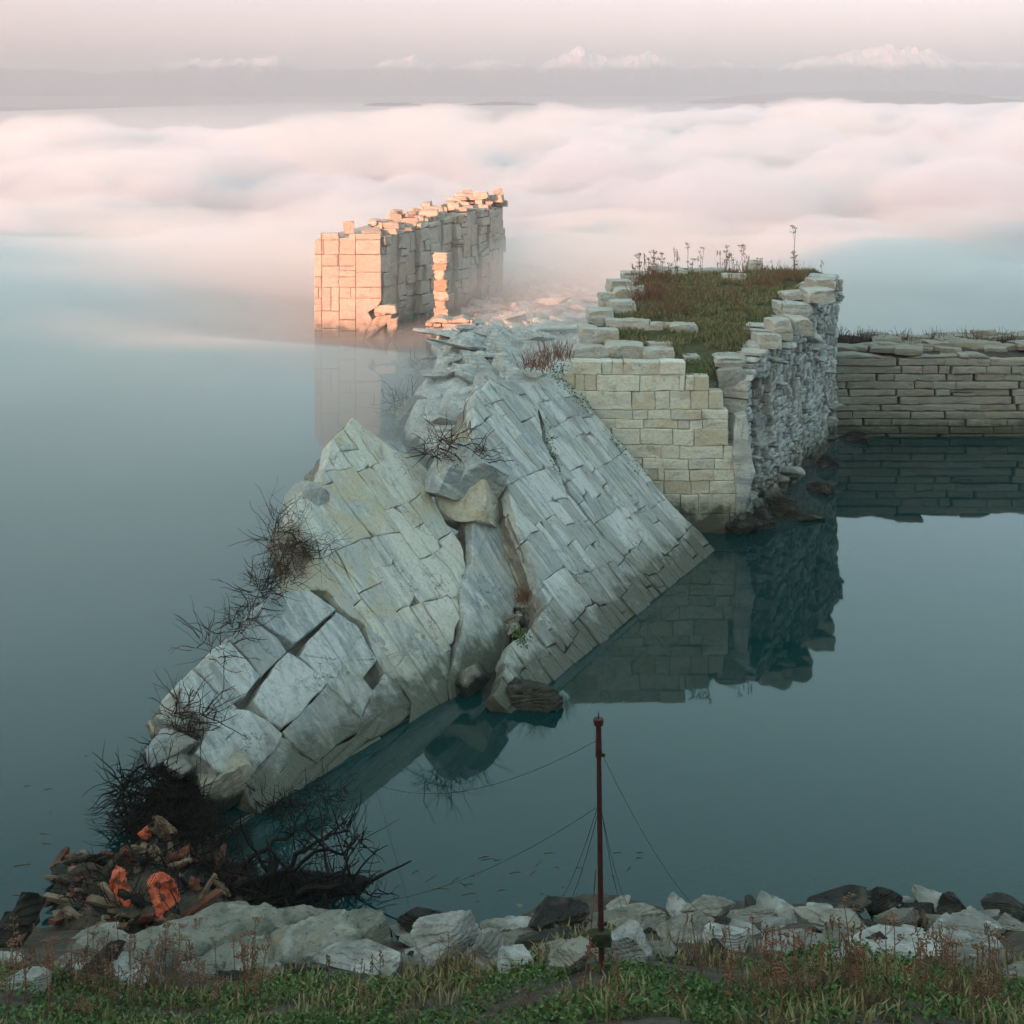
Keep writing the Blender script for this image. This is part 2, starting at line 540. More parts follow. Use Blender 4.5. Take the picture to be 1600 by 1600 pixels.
def marble(name, pale=(.46, .47, .455), blue=(.27, .315, .335), warm=(.5, .43, .31), streak=(0.5, 7, 4), warm_amt=.35, blue_amt=.75,
           tide=0.55, rust=.5, bump=.5, isl=.35, crack=.6):
    t = NT(name)
    isr = t.island()
    iso = t.coords((1, 1, 1))
    def shifted(scale, k):
        ad = t.n("ShaderNodeVectorMath"); ad.operation = 'ADD'
        cb = t.n("ShaderNodeCombineXYZ")
        t.l(t.math('MULTIPLY', isr, 37.0 * k), cb.inputs[0]); t.l(t.math('MULTIPLY', isr, 91.0 * k), cb.inputs[1]); t.l(t.math('MULTIPLY', isr, 13.0), cb.inputs[2])
        t.l(t.coords(scale, (0, 0, .12)), ad.inputs[0]); t.l(cb.outputs[0], ad.inputs[1])
        return ad.outputs[0]
    co = shifted((streak[0], streak[1] * .42, streak[2] * .6), 1)
    wp = t.worldpos()
    big = t.noise(wp, .45, 4, .55, .3)
    st = t.noise(co, 1.0, 8, .62, 1.2)
    st2 = t.noise(shifted((streak[0] * 1.3, streak[1] * .8, streak[2]), 2), 1.6, 7, .66, 1.6)
    f = t.math('ADD', t.val(st, .34, .68), t.math('MULTIPLY', t.math('SUBTRACT', isr, .5), isl * 1.8))
    f = t.math('ADD', f, t.math('MULTIPLY', t.math('SUBTRACT', big, .5), 1.5))
    c = t.mix(t.math('MULTIPLY', t.val(f, .15, .95), blue_amt), pale, blue)
    c = t.mix(t.math('MULTIPLY', t.val(st2, .56, .70), .5), c, (blue[0] * .6, blue[1] * .63, blue[2] * .65))
    c = t.mix(t.math('MULTIPLY', t.val(st2, .43, .32), .55), c, (min(pale[0] * 1.35, .74), min(pale[1] * 1.35, .74), min(pale[2] * 1.32, .72)))
    wn_ = t.noise(wp, .9, 5, .6, .8)
    w = t.math('MULTIPLY', t.val(t.math('ADD', wn_, t.math('MULTIPLY', t.math('SUBTRACT', isr, .5), isl * .6)), .47, .68), warm_amt)
    c = t.mix(w, c, warm)
    if rust:
        rn = t.noise(t.coords((streak[0] * 1.2, streak[1] * .35, 2)), .9, 5, .65, .4)
        c = t.mix(t.math('MULTIPLY', t.val(rn, .64, .75), rust), c, (.38, .17, .06))
    sp = t.noise(iso, 11, 7, .72)
    c = t.mix(t.math('MULTIPLY', t.val(sp, .5, .7), .5), c, (.17, .175, .16))
    dirt = t.noise(wp, 1.9, 6, .7, .6)
    c = t.mix(t.math('MULTIPLY', t.val(dirt, .54, .70), .45), c, (.15, .15, .13))
    if crack:
        vo = t.n("ShaderNodeTexVoronoi"); vo.feature = 'DISTANCE_TO_EDGE'; vo.inputs["Scale"].default_value = 1.0
        wj = t.n("ShaderNodeVectorMath"); wj.operation = 'ADD'
        nz = t.n("ShaderNodeTexNoise"); nz.inputs["Scale"].default_value = 2.2; nz.inputs["Detail"].default_value = 6
        t.l(iso, nz.inputs["Vector"])
        t.l(t.coords((.45, .9, .9)), wj.inputs[0]); t.l(nz.outputs["Color"], wj.inputs[1]); t.l(wj.outputs[0], vo.inputs["Vector"])
        ck = t.val(vo.outputs[0], .012, .0)
        ckm = t.math('MULTIPLY', ck, t.val(t.noise(iso, .8, 2), .44, .58))
        c = t.mix(t.math('MULTIPLY', ckm, crack), c, (.06, .055, .048))
    z = t.worldz()
    zz = t.math('ADD', z, t.math('MULTIPLY', t.noise(t.coords((1.2, 1.2, 1.2), kind="Object"), 1.6, 5, .65), -tide * 2.0))
    if tide:
        c = t.mix(t.val(zz, .05, -tide * .62), c, (.03, .042, .034))
        c = t.mix(t.math('MULTIPLY', t.val(zz, .7, -tide * .2), .45), c, (.15, .14, .095))
    h = t.math('ADD', t.math('MULTIPLY', st, .5), t.math('MULTIPLY', st2, .4))
    h = t.math('ADD', h, t.math('MULTIPLY', t.noise(iso, 5, 8, .68), 1.0))
    if crack: h = t.math('SUBTRACT', h, t.math('MULTIPLY', ckm, .35))
    nr = t.bump(h, bump, .10)
    t.principled(c, t.val(zz, .1, -.2, .72, .35), nr, .3)
    return t.m
def rockmat(name, a=(.33, .32, .29), b=(.17, .165, .145), c3=(.44, .43, .40), scale=1.0, band=(1, 1, 5), bump=.8, tide=0.0, lichen=.3, isl=.0, space="Object"):
    t = NT(name)
    co = t.coords((scale, scale, scale), kind=space); cb = t.coords(tuple(q * scale for q in band), (.25, .15, 0), kind=space)
    n1 = t.noise(co, 1.1, 6, .6, .5); n2 = t.noise(cb, 1.7, 6, .62, .5); n3 = t.noise(co, 7, 7, .7)
    oi = t.n("ShaderNodeObjectInfo").outputs["Random"]
    f = t.math('ADD', n1, t.math('MULTIPLY', t.math('SUBTRACT', oi, .5), .25))
    if isl: f = t.math('ADD', f, t.math('MULTIPLY', t.math('SUBTRACT', t.island(), .5), isl))
    c = t.mix(t.val(f, .35, .65), b, a)
    c = t.mix(t.val(n2, .52, .68), c, c3)
    c = t.mix(t.math('MULTIPLY', t.val(n2, .44, .34), .6), c, tuple(q * .6 for q in b))
    c = t.mix(t.math('MULTIPLY', t.val(n3, .52, .68), .7), c, tuple(q * .45 for q in b))
    c = t.mix(t.math('MULTIPLY', t.val(t.noise(co, 19, 6, .7), .55, .7), .5), c, tuple(q * .5 for q in b))
    if lichen: c = t.mix(t.math('MULTIPLY', t.val(t.noise(co, 2.3, 5, .6), .56, .68), lichen), c, (.23, .17, .085))
    if tide:
        z = t.worldz()
        zz = t.math('ADD', z, t.math('MULTIPLY', n1, -tide * 1.6))
        c = t.mix(t.val(zz, .05, -tide * .5), c, (.025, .032, .025))
    h = t.math('ADD', t.math('MULTIPLY', n2, .8), t.math('MULTIPLY', n3, .6))
    h = t.math('ADD', h, n1)
    t.principled(c, .82, t.bump(h, bump, .07), .2)
    return t.m
def simple(name, a, b, scale=8, rough=.8, bump=.4, dist=.01, spec=.2, isl=0.0, kind="Object"):
    t = NT(name)
    co = t.coords((1, 1, 1), kind=kind)
    n = t.noise(co, scale, 5, .65)
    f = n
    if isl: f = t.math('ADD', n, t.math('MULTIPLY', t.math('SUBTRACT', t.island(), .5), isl))
    c = t.mix(t.val(f, .32, .68), a, b)
    t.principled(c, rough, t.bump(n, bump, dist) if bump else None, spec)
    return t.m
def volume(name, dens, col=(.97, .97, .97), aniso=.2, noise=None):
    t = NT(name)
    p = t.n("ShaderNodeVolumePrincipled")
    p.inputs["Color"].default_value = (*col, 1)
    p.inputs["Density"].default_value = dens
    p.inputs["Anisotropy"].default_value = aniso
    if noise:
        sc, lo, hi, st = noise
        n = t.noise(t.coords(sc, kind="Object"), 1.0, 4, .55, .4)
        t.l(t.math('MULTIPLY', t.val(n, lo, hi), dens), p.inputs["Density"])
    t.l(p.outputs[0], t.out.inputs["Volume"])
    return t.m

M = {}
M['ashlar'] = marble("pale_ashlar_marble", pale=(.72, .68, .58), blue=(.47, .465, .43), warm=(.52, .40, .235), streak=(.5, 5, 5), blue_amt=.55, warm_amt=.5, tide=1.0, rust=.4, bump=.4, isl=.5, crack=.5)
M['slab'] = marble("blue_grey_marble", pale=(.59, .60, .58), blue=(.30, .34, .36), warm=(.46, .41, .31), streak=(.45, 6, 4), warm_amt=.35, blue_amt=.95, tide=.8, rust=.2, bump=.6, isl=.55, crack=.8)
M['slab_pale'] = marble("cream_marble", pale=(.65, .63, .56), blue=(.40, .42, .41), warm=(.54, .46, .30), streak=(.4, 6, 4), warm_amt=.65, blue_amt=.75, tide=.8, rust=.6, bump=.55, isl=.5, crack=.7)
M['broken'] = rockmat("broken_stone_core", (.40, .36, .29), (.22, .20, .165), (.47, .44, .38), 1.0, (1, 1, 4), .8, tide=.7, lichen=.4)
M['rubble'] = marble("grey_rubble_stone", pale=(.56, .56, .54), blue=(.34, .365, .37), warm=(.42, .31, .2), streak=(1.2, 6, 4), warm_amt=.35, blue_amt=.8, tide=.8, rust=.35, bump=.8, isl=.7, crack=.3)
M['seawall'] = marble("brown_grey_wall_stone", pale=(.34, .315, .265), blue=(.2, .2, .185), warm=(.31, .25, .17), streak=(.6, 6, 4), warm_amt=.4, blue_amt=.6, tide=.7, rust=.1, bump=.7, isl=.6, crack=.2)
M['farwall'] = marble("weathered_white_marble", pale=(.50, .43, .37), blue=(.36, .33, .30), warm=(.46, .34, .25), streak=(.5, 4, 4), warm_amt=.45, blue_amt=.5, tide=.9, rust=.3, bump=.4, isl=.4, crack=.3)
M['block'] = marble("loose_marble_block", pale=(.52, .51, .475), blue=(.37, .375, .36), warm=(.50, .37, .22), streak=(.8, 3, 5), warm_amt=.45, blue_amt=.5, tide=0, rust=.35, bump=.7, isl=.3, crack=.5)
M['bedrock'] = rockmat("grey_bedrock", (.48, .485, .465), (.29, .30, .29), (.58, .57, .54), 1.0, (1, 1, 5), 1.0, tide=.6, lichen=.12)
M['boulder'] = rockmat("grey_brown_boulder", (.29, .27, .225), (.15, .14, .115), (.38, .36, .32), 1.3, (1, 1, 6), .9, lichen=.35)
M['boulder_dark'] = rockmat("dark_wet_boulder", (.05, .046, .037), (.014, .014, .011), (.095, .087, .07), 1.3, (1, 1, 6), .9, lichen=.2)
M['boulder_white'] = rockmat("white_marble_boulder", (.40, .39, .365), (.2, .195, .175), (.50, .485, .45), 1.2, (1, 1, 4), .7, lichen=.25)
M['soil'] = simple("brown_soil", (.035, .028, .02), (.085, .068, .05), 4, .95, .8, .05)
M['turf'] = simple("mossy_turf", (.05, .058, .024), (.10, .09, .045), 3, .95, .8, .05)
M['leaf'] = simple("green_ground_leaf", (.06, .12, .036), (.125, .19, .062), 1.2, .7, 0, isl=1.0)
M['leaf_dull'] = simple("olive_grass_blade", (.16, .15, .06), (.27, .225, .115), 1.2, .8, 0, isl=1.0)
M['stalk'] = simple("dry_brown_stalk", (.10, .055, .036), (.22, .125, .08), 6, .9, 0)
M['stalk_red'] = simple("dry_red_stalk", (.14, .062, .038), (.26, .125, .075), 6, .9, 0)
M['twig'] = simple("dark_wet_twig", (.003, .0025, .002), (.014, .010, .008), 6, .8, 0, isl=.8)
M['twig_brown'] = simple("brown_dead_twig", (.022, .014, .010), (.065, .040, .026), 6, .85, 0, isl=.8)
M['rust'] = simple("rusted_iron", (.04, .010, .009), (.07, .016, .012), 9, .7, .3, .004, .3)
M['bracket'] = simple("mossy_dark_timber", (.02, .026, .014), (.06, .065, .03), 7, .9, .5, .01)
M['wire'] = simple("dark_wire", (.02, .02, .018), (.04, .036, .03), 5, .6, 0)
def orange_mat():
    t = NT("orange_weathered_sheet"); co = t.coords((1, 1, 1))
    n = t.noise(co, 4.5, 5, .65, .6); n2 = t.noise(co, 9, 6, .7, .4)
    c = t.mix(t.val(n, .35, .65), (.46, .075, .035), (.66, .17, .085))
    c = t.mix(t.val(n2, .55, .64), c, (.09, .035, .025))
    c = t.mix(t.math('MULTIPLY', t.val(t.noise(co, 3.1, 4, .6), .55, .62), .85), c, (.05, .03, .022))
    t.principled(c, .8, t.bump(n2, .7, .03), .2); return t.m
M['orange'] = orange_mat()
M['redbrown'] = simple("red_brown_debris", (.06, .02, .013), (.17, .065, .04), 5, .85, .5, .02)
M['debris_stone'] = simple("brown_debris_stone", (.03, .022, .016), (.11, .075, .052), 4, .85, .6, .02)
M['driftwood'] = simple("grey_driftwood", (.12, .08, .055), (.27, .19, .13), 5, .9, .6, .02)
M['darkwood'] = simple("dark_driftwood", (.008, .0075, .006), (.035, .03, .022), 5, .9, .9, .03)

def water_mat():
    t = NT("still_teal_water")
    fr = t.n("ShaderNodeFresnel"); fr.inputs[0].default_value = 1.28
    gl = t.n("ShaderNodeBsdfGlossy"); gl.inputs["Roughness"].default_value = .028
    gl.inputs["Color"].default_value = (1, 1, 1, 1)
    df = t.n("ShaderNodeBsdfDiffuse"); df.inputs[0].default_value = (.001, .034, .034, 1)
    tr = t.n("ShaderNodeBsdfTransparent"); tr.inputs[0].default_value = (.45, .8, .78, 1)
    n = t.noise(t.coords((.5, .35, 1)), 1.2, 3, .5)
    bp = t.bump(n, .04, .05)
    t.l(bp, gl.inputs["Normal"])
    m1 = t.n("ShaderNodeMixShader"); m1.inputs[0].default_value = .22
    t.l(df.outputs[0], m1.inputs[1]); t.l(tr.outputs[0], m1.inputs[2])
    m2 = t.n("ShaderNodeMixShader")
    t.l(fr.outputs[0], m2.inputs[0]); t.l(m1.outputs[0], m2.inputs[1]); t.l(gl.outputs[0], m2.inputs[2])
    t.l(m2.outputs[0], t.out.inputs[0])
    return t.m
M['water'] = water_mat()
M['bed'] = simple("lake_bed_silt", (.01, .035, .035), (.03, .06, .05), .6, 1, 0)

# ------------------------------------------------------------------ setting: water, bed, hill, shore
def plane(name, x0, y0, x1, y1, z, mat):
    return mesh_obj(name, [(x0, y0, z), (x1, y0, z), (x1, y1, z), (x0, y1, z)], [(0, 1, 2, 3)], mat)
tag(plane("water", -8900, 20.5, 8900, 11900, 0, M['water']), "still dark teal water mirroring the ruins", kind="structure")
tag(plane("lake_bed", -8900, 10, 8900, 11900, -2.2, M['bed']), "teal silt bed under the water", kind="structure")

def shore_y(x):
    x = np.asarray(x, dtype=float)
    return 24.6 + .06 * x + .5 * np.sin(x * .55 + .4) + .25 * np.sin(x * 1.7)
def bank_z(x, y):
    x = np.asarray(x, dtype=float); y = np.asarray(y, dtype=float)
    d = shore_y(x) - y
    z = np.where(d > 0, .42 * d, .30 * d)
    return np.maximum(z, -2.5) + 0.0
def bank_pt(px, py):
    """the point of the bank seen at a pixel"""
    d = ray(px, py); t = 12.0
    while t < 40:
        if CAM_H + d.z * t < float(bank_z(d.x * t, t)): break
        t += .02
    return Vector((d.x * t, t, CAM_H + d.z * t))
nx, ny = 220, 110
X, Y = np.meshgrid(np.linspace(-13, 13, nx), np.linspace(12.5, 29, ny))
Z = bank_z(X.ravel(), Y.ravel()) + .12 * fbm2(X * 1.1, Y * 1.1, 3, 5) + .05
tag(mesh_obj("shore_bank", np.stack([X.ravel(), Y.ravel(), Z], 1), grid(nx, ny), M['soil'], smooth=True), "brown soil bank sloping down to the water", kind="structure")
# hillside under the camera, out of view; crest shaped to shade ruins and fog
nx, ny = 170, 140
X, Y = np.meshgrid(np.linspace(-190, 150, nx), np.concatenate([np.linspace(-110, 12.5, 120), np.linspace(14, 34, 20)]))
sx, sy = sunv.x, sunv.y
L = math.hypot(sx, sy); sx /= L; sy /= L
SS = -(X * sx + Y * sy)              # distance down-sun
Q = X * (-sy) + Y * sx               # across
ta = math.tan(R(SUN_EL))
need = ta * (60 + np.interp(Q, [-120, -84, -74, -66, -57.5, -50, -46, -42, -35, -20], [94, 92, 88, 78, 60, 56, 63, 98, 138, 150])) + .1
bz = bank_z(np.clip(X, -25, 25).ravel(), Y.ravel()).reshape(X.shape)
gapm = np.exp(-((Q + 52.5) / 7.5) ** 4)
ridge = need + .25 * fbm2(X * .2, Y * .2, 8, 3).reshape(X.shape) + (1 - gapm) * (3.2 * fbm2(X * .11, Y * .11, 9, 4).reshape(X.shape) - .8)
k = np.clip((SS + 60) / 45.0, 0, 1)
Zh = np.where(SS < -60, ridge, ridge * (1 - k) + np.minimum(bz, ridge) * k)
near = np.clip((Y - 0) / 10.0, 0, 1)
Zh = Zh * (1 - near) + np.minimum(Zh, bz) * near
Zh = np.where(np.hypot(X, Y) < 9, np.minimum(Zh, 11.0), Zh)
Zh = np.where((np.abs(X) < 13.5) & (Y > 11.5), np.minimum(Zh, bz - .8), Zh)
tag(mesh_obj("hill", np.stack([X.ravel(), Y.ravel(), Zh.ravel()], 1), grid(nx, ny), M['turf'], smooth=True), "unseen dark grassy hillside behind the shore, crest shaped to block the low sun", kind="structure")

# ------------------------------------------------------------------ fog, far land
def slab_volume(name, xs, ys, top, bottom, mat, label):
    nx, ny = len(xs), len(ys)
    X, Y = np.meshgrid(xs, ys)
    T = top(X.ravel(), Y.ravel())
    B = np.full(X.size, bottom) if np.isscalar(bottom) else bottom(X.ravel(), Y.ravel())
    T = np.maximum(T, B + .01)
    v = np.concatenate([np.stack([X.ravel(), Y.ravel(), T], 1), np.stack([X.ravel(), Y.ravel(), B], 1)])
    f = grid(nx, ny)
    n = nx * ny
    f2 = [tuple(n + i for i in reversed(q)) for q in f]
    side = []
    ring = [i for i in range(nx)] + [(j + 1) * nx - 1 for j in range(1, ny)] + [(ny - 1) * nx + i for i in range(nx - 2, -1, -1)] + [j * nx for j in range(ny - 2, 0, -1)]
    for a, b in zip(ring, ring[1:] + ring[:1]):
        side.append((b, a, n + a, n + b))
    return tag(mesh_obj(name, v, f + f2 + side, mat, smooth=True), label, kind="stuff")
def sstep(a, b, x):
    t = np.clip((x - a) / (b - a), 0, 1); return t * t * (3 - 2 * t)
def billow(x, y, seed, sc):
    n = 1 - np.abs(fbm2(x / sc, y / sc, seed, 4))
    m = np.abs(fbm2(x / sc * .5, y / sc * .5, seed + 9, 3))
    return n * n * 1.2 - .75 + m * .5
rs = np.random.RandomState(12)
BLOB = []
while len(BLOB) < 900:
    bx, by = rs.uniform(-190, 330), 80 + 520 * rs.random() ** 1.4
    if abs(bx) > by * .42 + 25: continue
    lim = 300 + 2.2 * max(0, bx + 10)
    if by > lim: continue
    r = rs.uniform(3, 9) * (1 + by / 300)
    ztop = rs.uniform(3.0, 8.0) + 2.6 * float(sstep(-20, 60, bx)) + 1.0 * float(sstep(150, 300, by))
    if by < 125: ztop *= .75
    BLOB.append((bx, by, r, ztop))
def fog_top(x, y):
    front = 60 + 7 * fbm2(x / 30, y * 0, 4, 3) + 8 * sstep(8, 20, x) + 27 * np.exp(-((x + 2) / 13) ** 2)
    r = np.clip((y - front) / 62, 0, 1)
    far = 1 - sstep(0, 90, y - (290 + 420 * sstep(0, 150, x) + 40 * fbm2(x / 60, y * 0 + 3, 44, 3)))
    base = 2.8 + 2.2 * sstep(-10, 90, x) + 2.0 * fbm2(x / 45, y / 60, 21, 4)
    wx = x + 3.0 * fbm2(x / 9, y / 9, 25, 3); wy = y + 3.0 * fbm2(x / 9 + 7, y / 9, 26, 3)
    top = base.copy()
    for bx, by, br, zt in BLOB:
        m = (np.abs(wx - bx) < br) & (np.abs(wy - by) < br)
        if not m.any(): continue
        d2 = ((wx[m] - bx) ** 2 + (wy[m] - by) ** 2) / br ** 2
        hh = zt * np.sqrt(np.maximum(0, 1 - d2))
        top[m] = np.maximum(top[m], hh)
    top = top + 1.1 * billow(x, y, 33, 9) + .8 * billow(x, y, 37, 4.5)
    return r ** 1.4 * (far * top + (1 - far) * 1.6) - .25 * (r <= .02)
xs = np.concatenate([np.linspace(-420, -90, 60), np.linspace(-88, 130, 300), np.linspace(133, 620, 80)])
ys = np.concatenate([np.linspace(58, 320, 300), np.linspace(323, 1000, 80), np.linspace(1100, 2600, 12)])
slab_volume("fog_bank", xs, ys, fog_top, -.3, volume("fog_volume", .16, (.915, .925, .955), .3), "bank of low white fog with billowing pink tops over the water")
def mist_top(x, y):
    left = 1 - sstep(-9, 0, x)
    r = np.clip((y - (27 + 5 * fbm2(x / 14, y / 14, 5, 3) + 17 * (1 - left) + 14 * sstep(9, 15, x))) / 46, 0, 1) ** 1.1 * (1 - sstep(122, 142, y))
    h = 3.5 + 2.6 * sstep(0, 45, -14 - x) + 1.6 * fbm2(x / 22, y / 22, 6, 5)
    h = h * (1 - .75 * np.exp(-((x + 7) / 15) ** 2) * sstep(60, 78, y) * (1 - sstep(86, 94, y)))
    h = h + 1.2 * np.exp(-((x - 1.0) / 5.5) ** 2 - ((y - 100) / 9) ** 2) + 1.1 * np.exp(-((x - 7) / 7) ** 2) * sstep(60, 74, y)
    return r * h - .25 * (r <= .02)
slab_volume("mist", np.linspace(-130, 100, 150), np.linspace(23, 143, 120), mist_top, -.3, volume("mist_volume", .066, (.985, .985, .985), .1), "thin mist lying on the water")
haze_m = volume("haze_volume", .00045, (.85, .77, .77), .6)
hx, hy0, hy1, hz0, hz1 = 9000, -150, 12000, -4.0, 170
tag(mesh_obj("haze", [(-hx, hy0, hz0), (hx, hy0, hz0), (hx, hy1, hz0), (-hx, hy1, hz0), (-hx, hy0, hz1), (hx, hy0, hz1), (hx, hy1, hz1), (-hx, hy1, hz1)],
     [(3, 2, 1, 0), (4, 5, 6, 7), (0, 1, 5, 4), (1, 2, 6, 5), (2, 3, 7, 6), (3, 0, 4, 7)], haze_m), "pale haze in the air", kind="stuff")
slab_volume("distant_haze", np.linspace(-2600, 2600, 40), np.linspace(650, 2700, 30), lambda x, y: 74 + 6 * fbm2(x / 500, y / 500, 71, 3), 0.3, volume("distant_haze_volume", .00045, (.90, .82, .83), .6), "layer of pale haze hiding the foot of the mountains")
rs = np.random.RandomState(31)
mbw = MB(); placed = []

cand = rs.uniform(0, 1, (500, 3)); cy_ = 88 + 242 * cand[:, 0]; cx_ = (cand[:, 1] * .8 - .4) * cy_ + 4; cz_ = fog_top(cx_, cy_)
for wx, wy, wz, u in zip(cx_, cy_, cz_, cand[:, 2]):
    wr = (2.2 + 4.3 * u) * (1 + wy / 300)
    wz = wz + rs.uniform(.1, .6) * wr * .42
    if wz < 2.5 or wz > 11.5 or (abs(wx + 5) < 9 and wy < 106): continue
    if any((wx - a) ** 2 + (wy - b) ** 2 < (wr * 1.9 + c * 1.9) ** 2 for a, b, c in placed): continue
    if len(placed) >= 80: break
    placed.append((wx, wy, wr))
    d, f = ico(4)
    nn = fbm(d * 1.3 + len(placed) * 7.1, 91, 6, 2.2, .68)
    p = d * (1 + .75 * nn)[:, None] * np.array([wr * 1.5, wr * 1.3, wr * .42]) + np.array([wx, wy, wz])
    mbw.add([tuple(q) for q in p], f)
tag(mbw.build("fog_wisps", volume("wisp_volume", .07, (.972, .958, .955), .3), smooth=True), "torn wisps lifting off the top of the fog bank", kind="stuff")
# snow mountains
nx, ny = 400, 24
X, Y = np.meshgrid(np.linspace(-1600, 1600, nx), np.linspace(2900, 3500, ny))
prof = {90: 34, 160: 25, 230: 38, 330: 50, 380: 48, 420: 52, 450: 50, 475: 30, 560: 36, 650: 54, 700: 34, 760: 48, 840: 36, 905: 66, 950: 48, 1020: 60, 1060: 36, 1130: 44, 1200: 34, 1300: 54, 1390: 68, 1450: 64, 1500: 44, 1590: 42}
pk = sorted(prof)
pxs = 800 + X.ravel() / 3200 * FPX
ph = np.interp(pxs, pk, [prof[q] for q in pk])
rid = 1 - np.abs(fbm2(X / 60, Y / 60, 41, 6, .6)) * 1.7
yy = (Y.ravel() - 3200) / 300
Zm = CAM_H + (ph + 6) / FPX * 3200 * (1 - np.abs(yy) ** 1.2) * (.80 + .34 * rid)
tm = NT("snow_and_rock")
zz = tm.worldz()
cc = tm.mix(tm.val(tm.math('ADD', zz, tm.math('MULTIPLY', tm.noise(tm.worldpos(), .02, 5, .6), 40)), 84, 108), (.10, .11, .13), (.88, .86, .86))
tm.principled(cc, .8)
tag(mesh_obj("mountains", np.stack([X.ravel(), Y.ravel(), Zm], 1), grid(nx, ny), tm.m), "distant snowy mountain range above the fog", kind="structure")
def hillmesh(name, cx, cy, w, d, h, seed, mat, label):
    nx, ny = 60, 14
    X, Y = np.meshgrid(np.linspace(-1, 1, nx), np.linspace(-1, 1, ny))
    Z = np.maximum(0, 1 - X ** 2 - Y ** 2) ** .7 * (.8 + .4 * fbm2(X * 3, Y * 3, seed, 4).reshape(X.shape))
    return tag(mesh_obj(name, np.stack([(cx + X * w).ravel(), (cy + Y * d).ravel(), (Z * h - .5).ravel()], 1), grid(nx, ny), mat, smooth=True), label, kind="structure")
M['farland'] = simple("far_dark_land", (.05, .06, .06), (.08, .09, .085), .02, 1, 0)
for (pa, pb, pt, yy_, sd) in ((560, 672, 158.5, 1900, 1), (720, 852, 157.5, 2000, 2), (1060, 1640, 140, 2500, 3)):
    xa, xb = (pa - 800) / FPX * yy_, (pb - 800) / FPX * yy_
    hillmesh("far_hill", (xa + xb) / 2, yy_, (xb - xa) / 2, 60, CAM_H - (pt - HZ) / FPX * yy_, sd, M['farland'], "low dark hill on the far horizon")

# ------------------------------------------------------------------ the ruined pier
pier = empty("ruined_pier", (6.5, 50, 0))
tag(pier, "tall grass-topped block of ruined masonry with pale ashlar front and torn rubble side", "ruin")
def pier_top(y):
    return np.interp(y, [46, 47.5, 49, 50.5, 52, 56, 62, 64], [4.85, 5.0, 5.35, 5.8, 6.1, 6.4, 6.55, 6.55])
def pier_pt(px, py):
    d = ray(px, py); t = 45.0
    while t < 66:
        if CAM_H + d.z * t < float(pier_top(t)): break
        t += .03
    return Vector((d.x * t, t, CAM_H + d.z * t))
yF = 46.9
def pF(px, py): 
    v = on_y(px, py, yF); return (v.x, v.z)
front = [pF(*q) for q in ((893, 565), (1070, 566), (1070, 587), (1108, 588), (1109, 611), (1130, 612), (1131, 640), (1138, 641), (1138, 696), (1147, 697), (1149, 735), (1152, 772), (1166, 773), (1168, 803), (1160, 820), (1130, 842), (1120, 880), (880, 880), (880, 610), (882, 586), (893, 584))]
rows_z = [pF(0, q)[1] for q in (565, 586, 611, 640, 655, 670, 696, 717, 734, 752, 772, 803, 840, 880)]
rng = random.Random(11)
mb = MB()
masonry(mb, front, rng, rows_z, (.45, 1.5), top=0.0, tj=.035, split=.2, gap=.006, bev=.016, depth=.6, tilt=.015, step=.22, rough=.014)
mb.v = warp(mb.v, .05, .7, 9)
fr = frame((0, yF, 0), (1, 0, 0), (0, -1, 0))
mb.build("ashlar_face", M['ashlar'], pier, frame=fr)
# torn rubble side
A0 = Vector((7.6, 47.0, 0)); A1 = Vector((13.3, 59.5, 0))
ux = (A1 - A0).normalized(); nr_ = Vector((ux.y, -ux.x, 0))
side = [(-.1, -.6), (13.9, -.6), (14.0, 6.55), (11, 6.5), (8.5, 6.3), (6, 6.15), (4.2, 6.0), (3.2, 5.7), (2.4, 5.4), (1.6, 5.3), (.9, 4.6), (.45, 3.6), (.1, 2.2), (-.2, 1.0)]
mb = MB()
side_j = jag(side, .3, .16, 5)
def zf(x, y):
    p = np.array([[x * .7, y * .5, 3.1]])
    return float(fbm(p, 9, 3)[0]) * .30 - .1 - .5 * math.exp(-((x - 2.2) / .9) ** 2) * (y < 4.5)
rng = random.Random(23)
masonry(mb, side_j, rng, (.08, .34), (.15, .8), top=0, tj=.055, zfun=zf, split=.35, gap=.01, bev=.04, depth=1.2, tilt=.12, step=.18, rough=.04, wander=.1)
for i in range(22):                      # stones sticking out of the torn face
    x = rng.uniform(.3, 13.6); y = rng.uniform(0, 5.9 if x > 3 else 2 + x)
    v, f = rock(rng.randrange(9999), (rng.uniform(.25, .7), rng.uniform(.12, .4), rng.uniform(.4, .8)), 3, 11, .06)
    v = v + np.array([x, y, zf(x, y) + rng.uniform(-.05, .15)])
    mb.add([tuple(q) for q in v], f)
mb.v = [(a, b, c) for (a, b), c in zip([q[:2] for q in warp(mb.v, .30, .8, 4)], [q[2] for q in mb.v])]
mb.build("rubble_side", M['rubble'], pier, frame=frame(A0, ux, nr_))
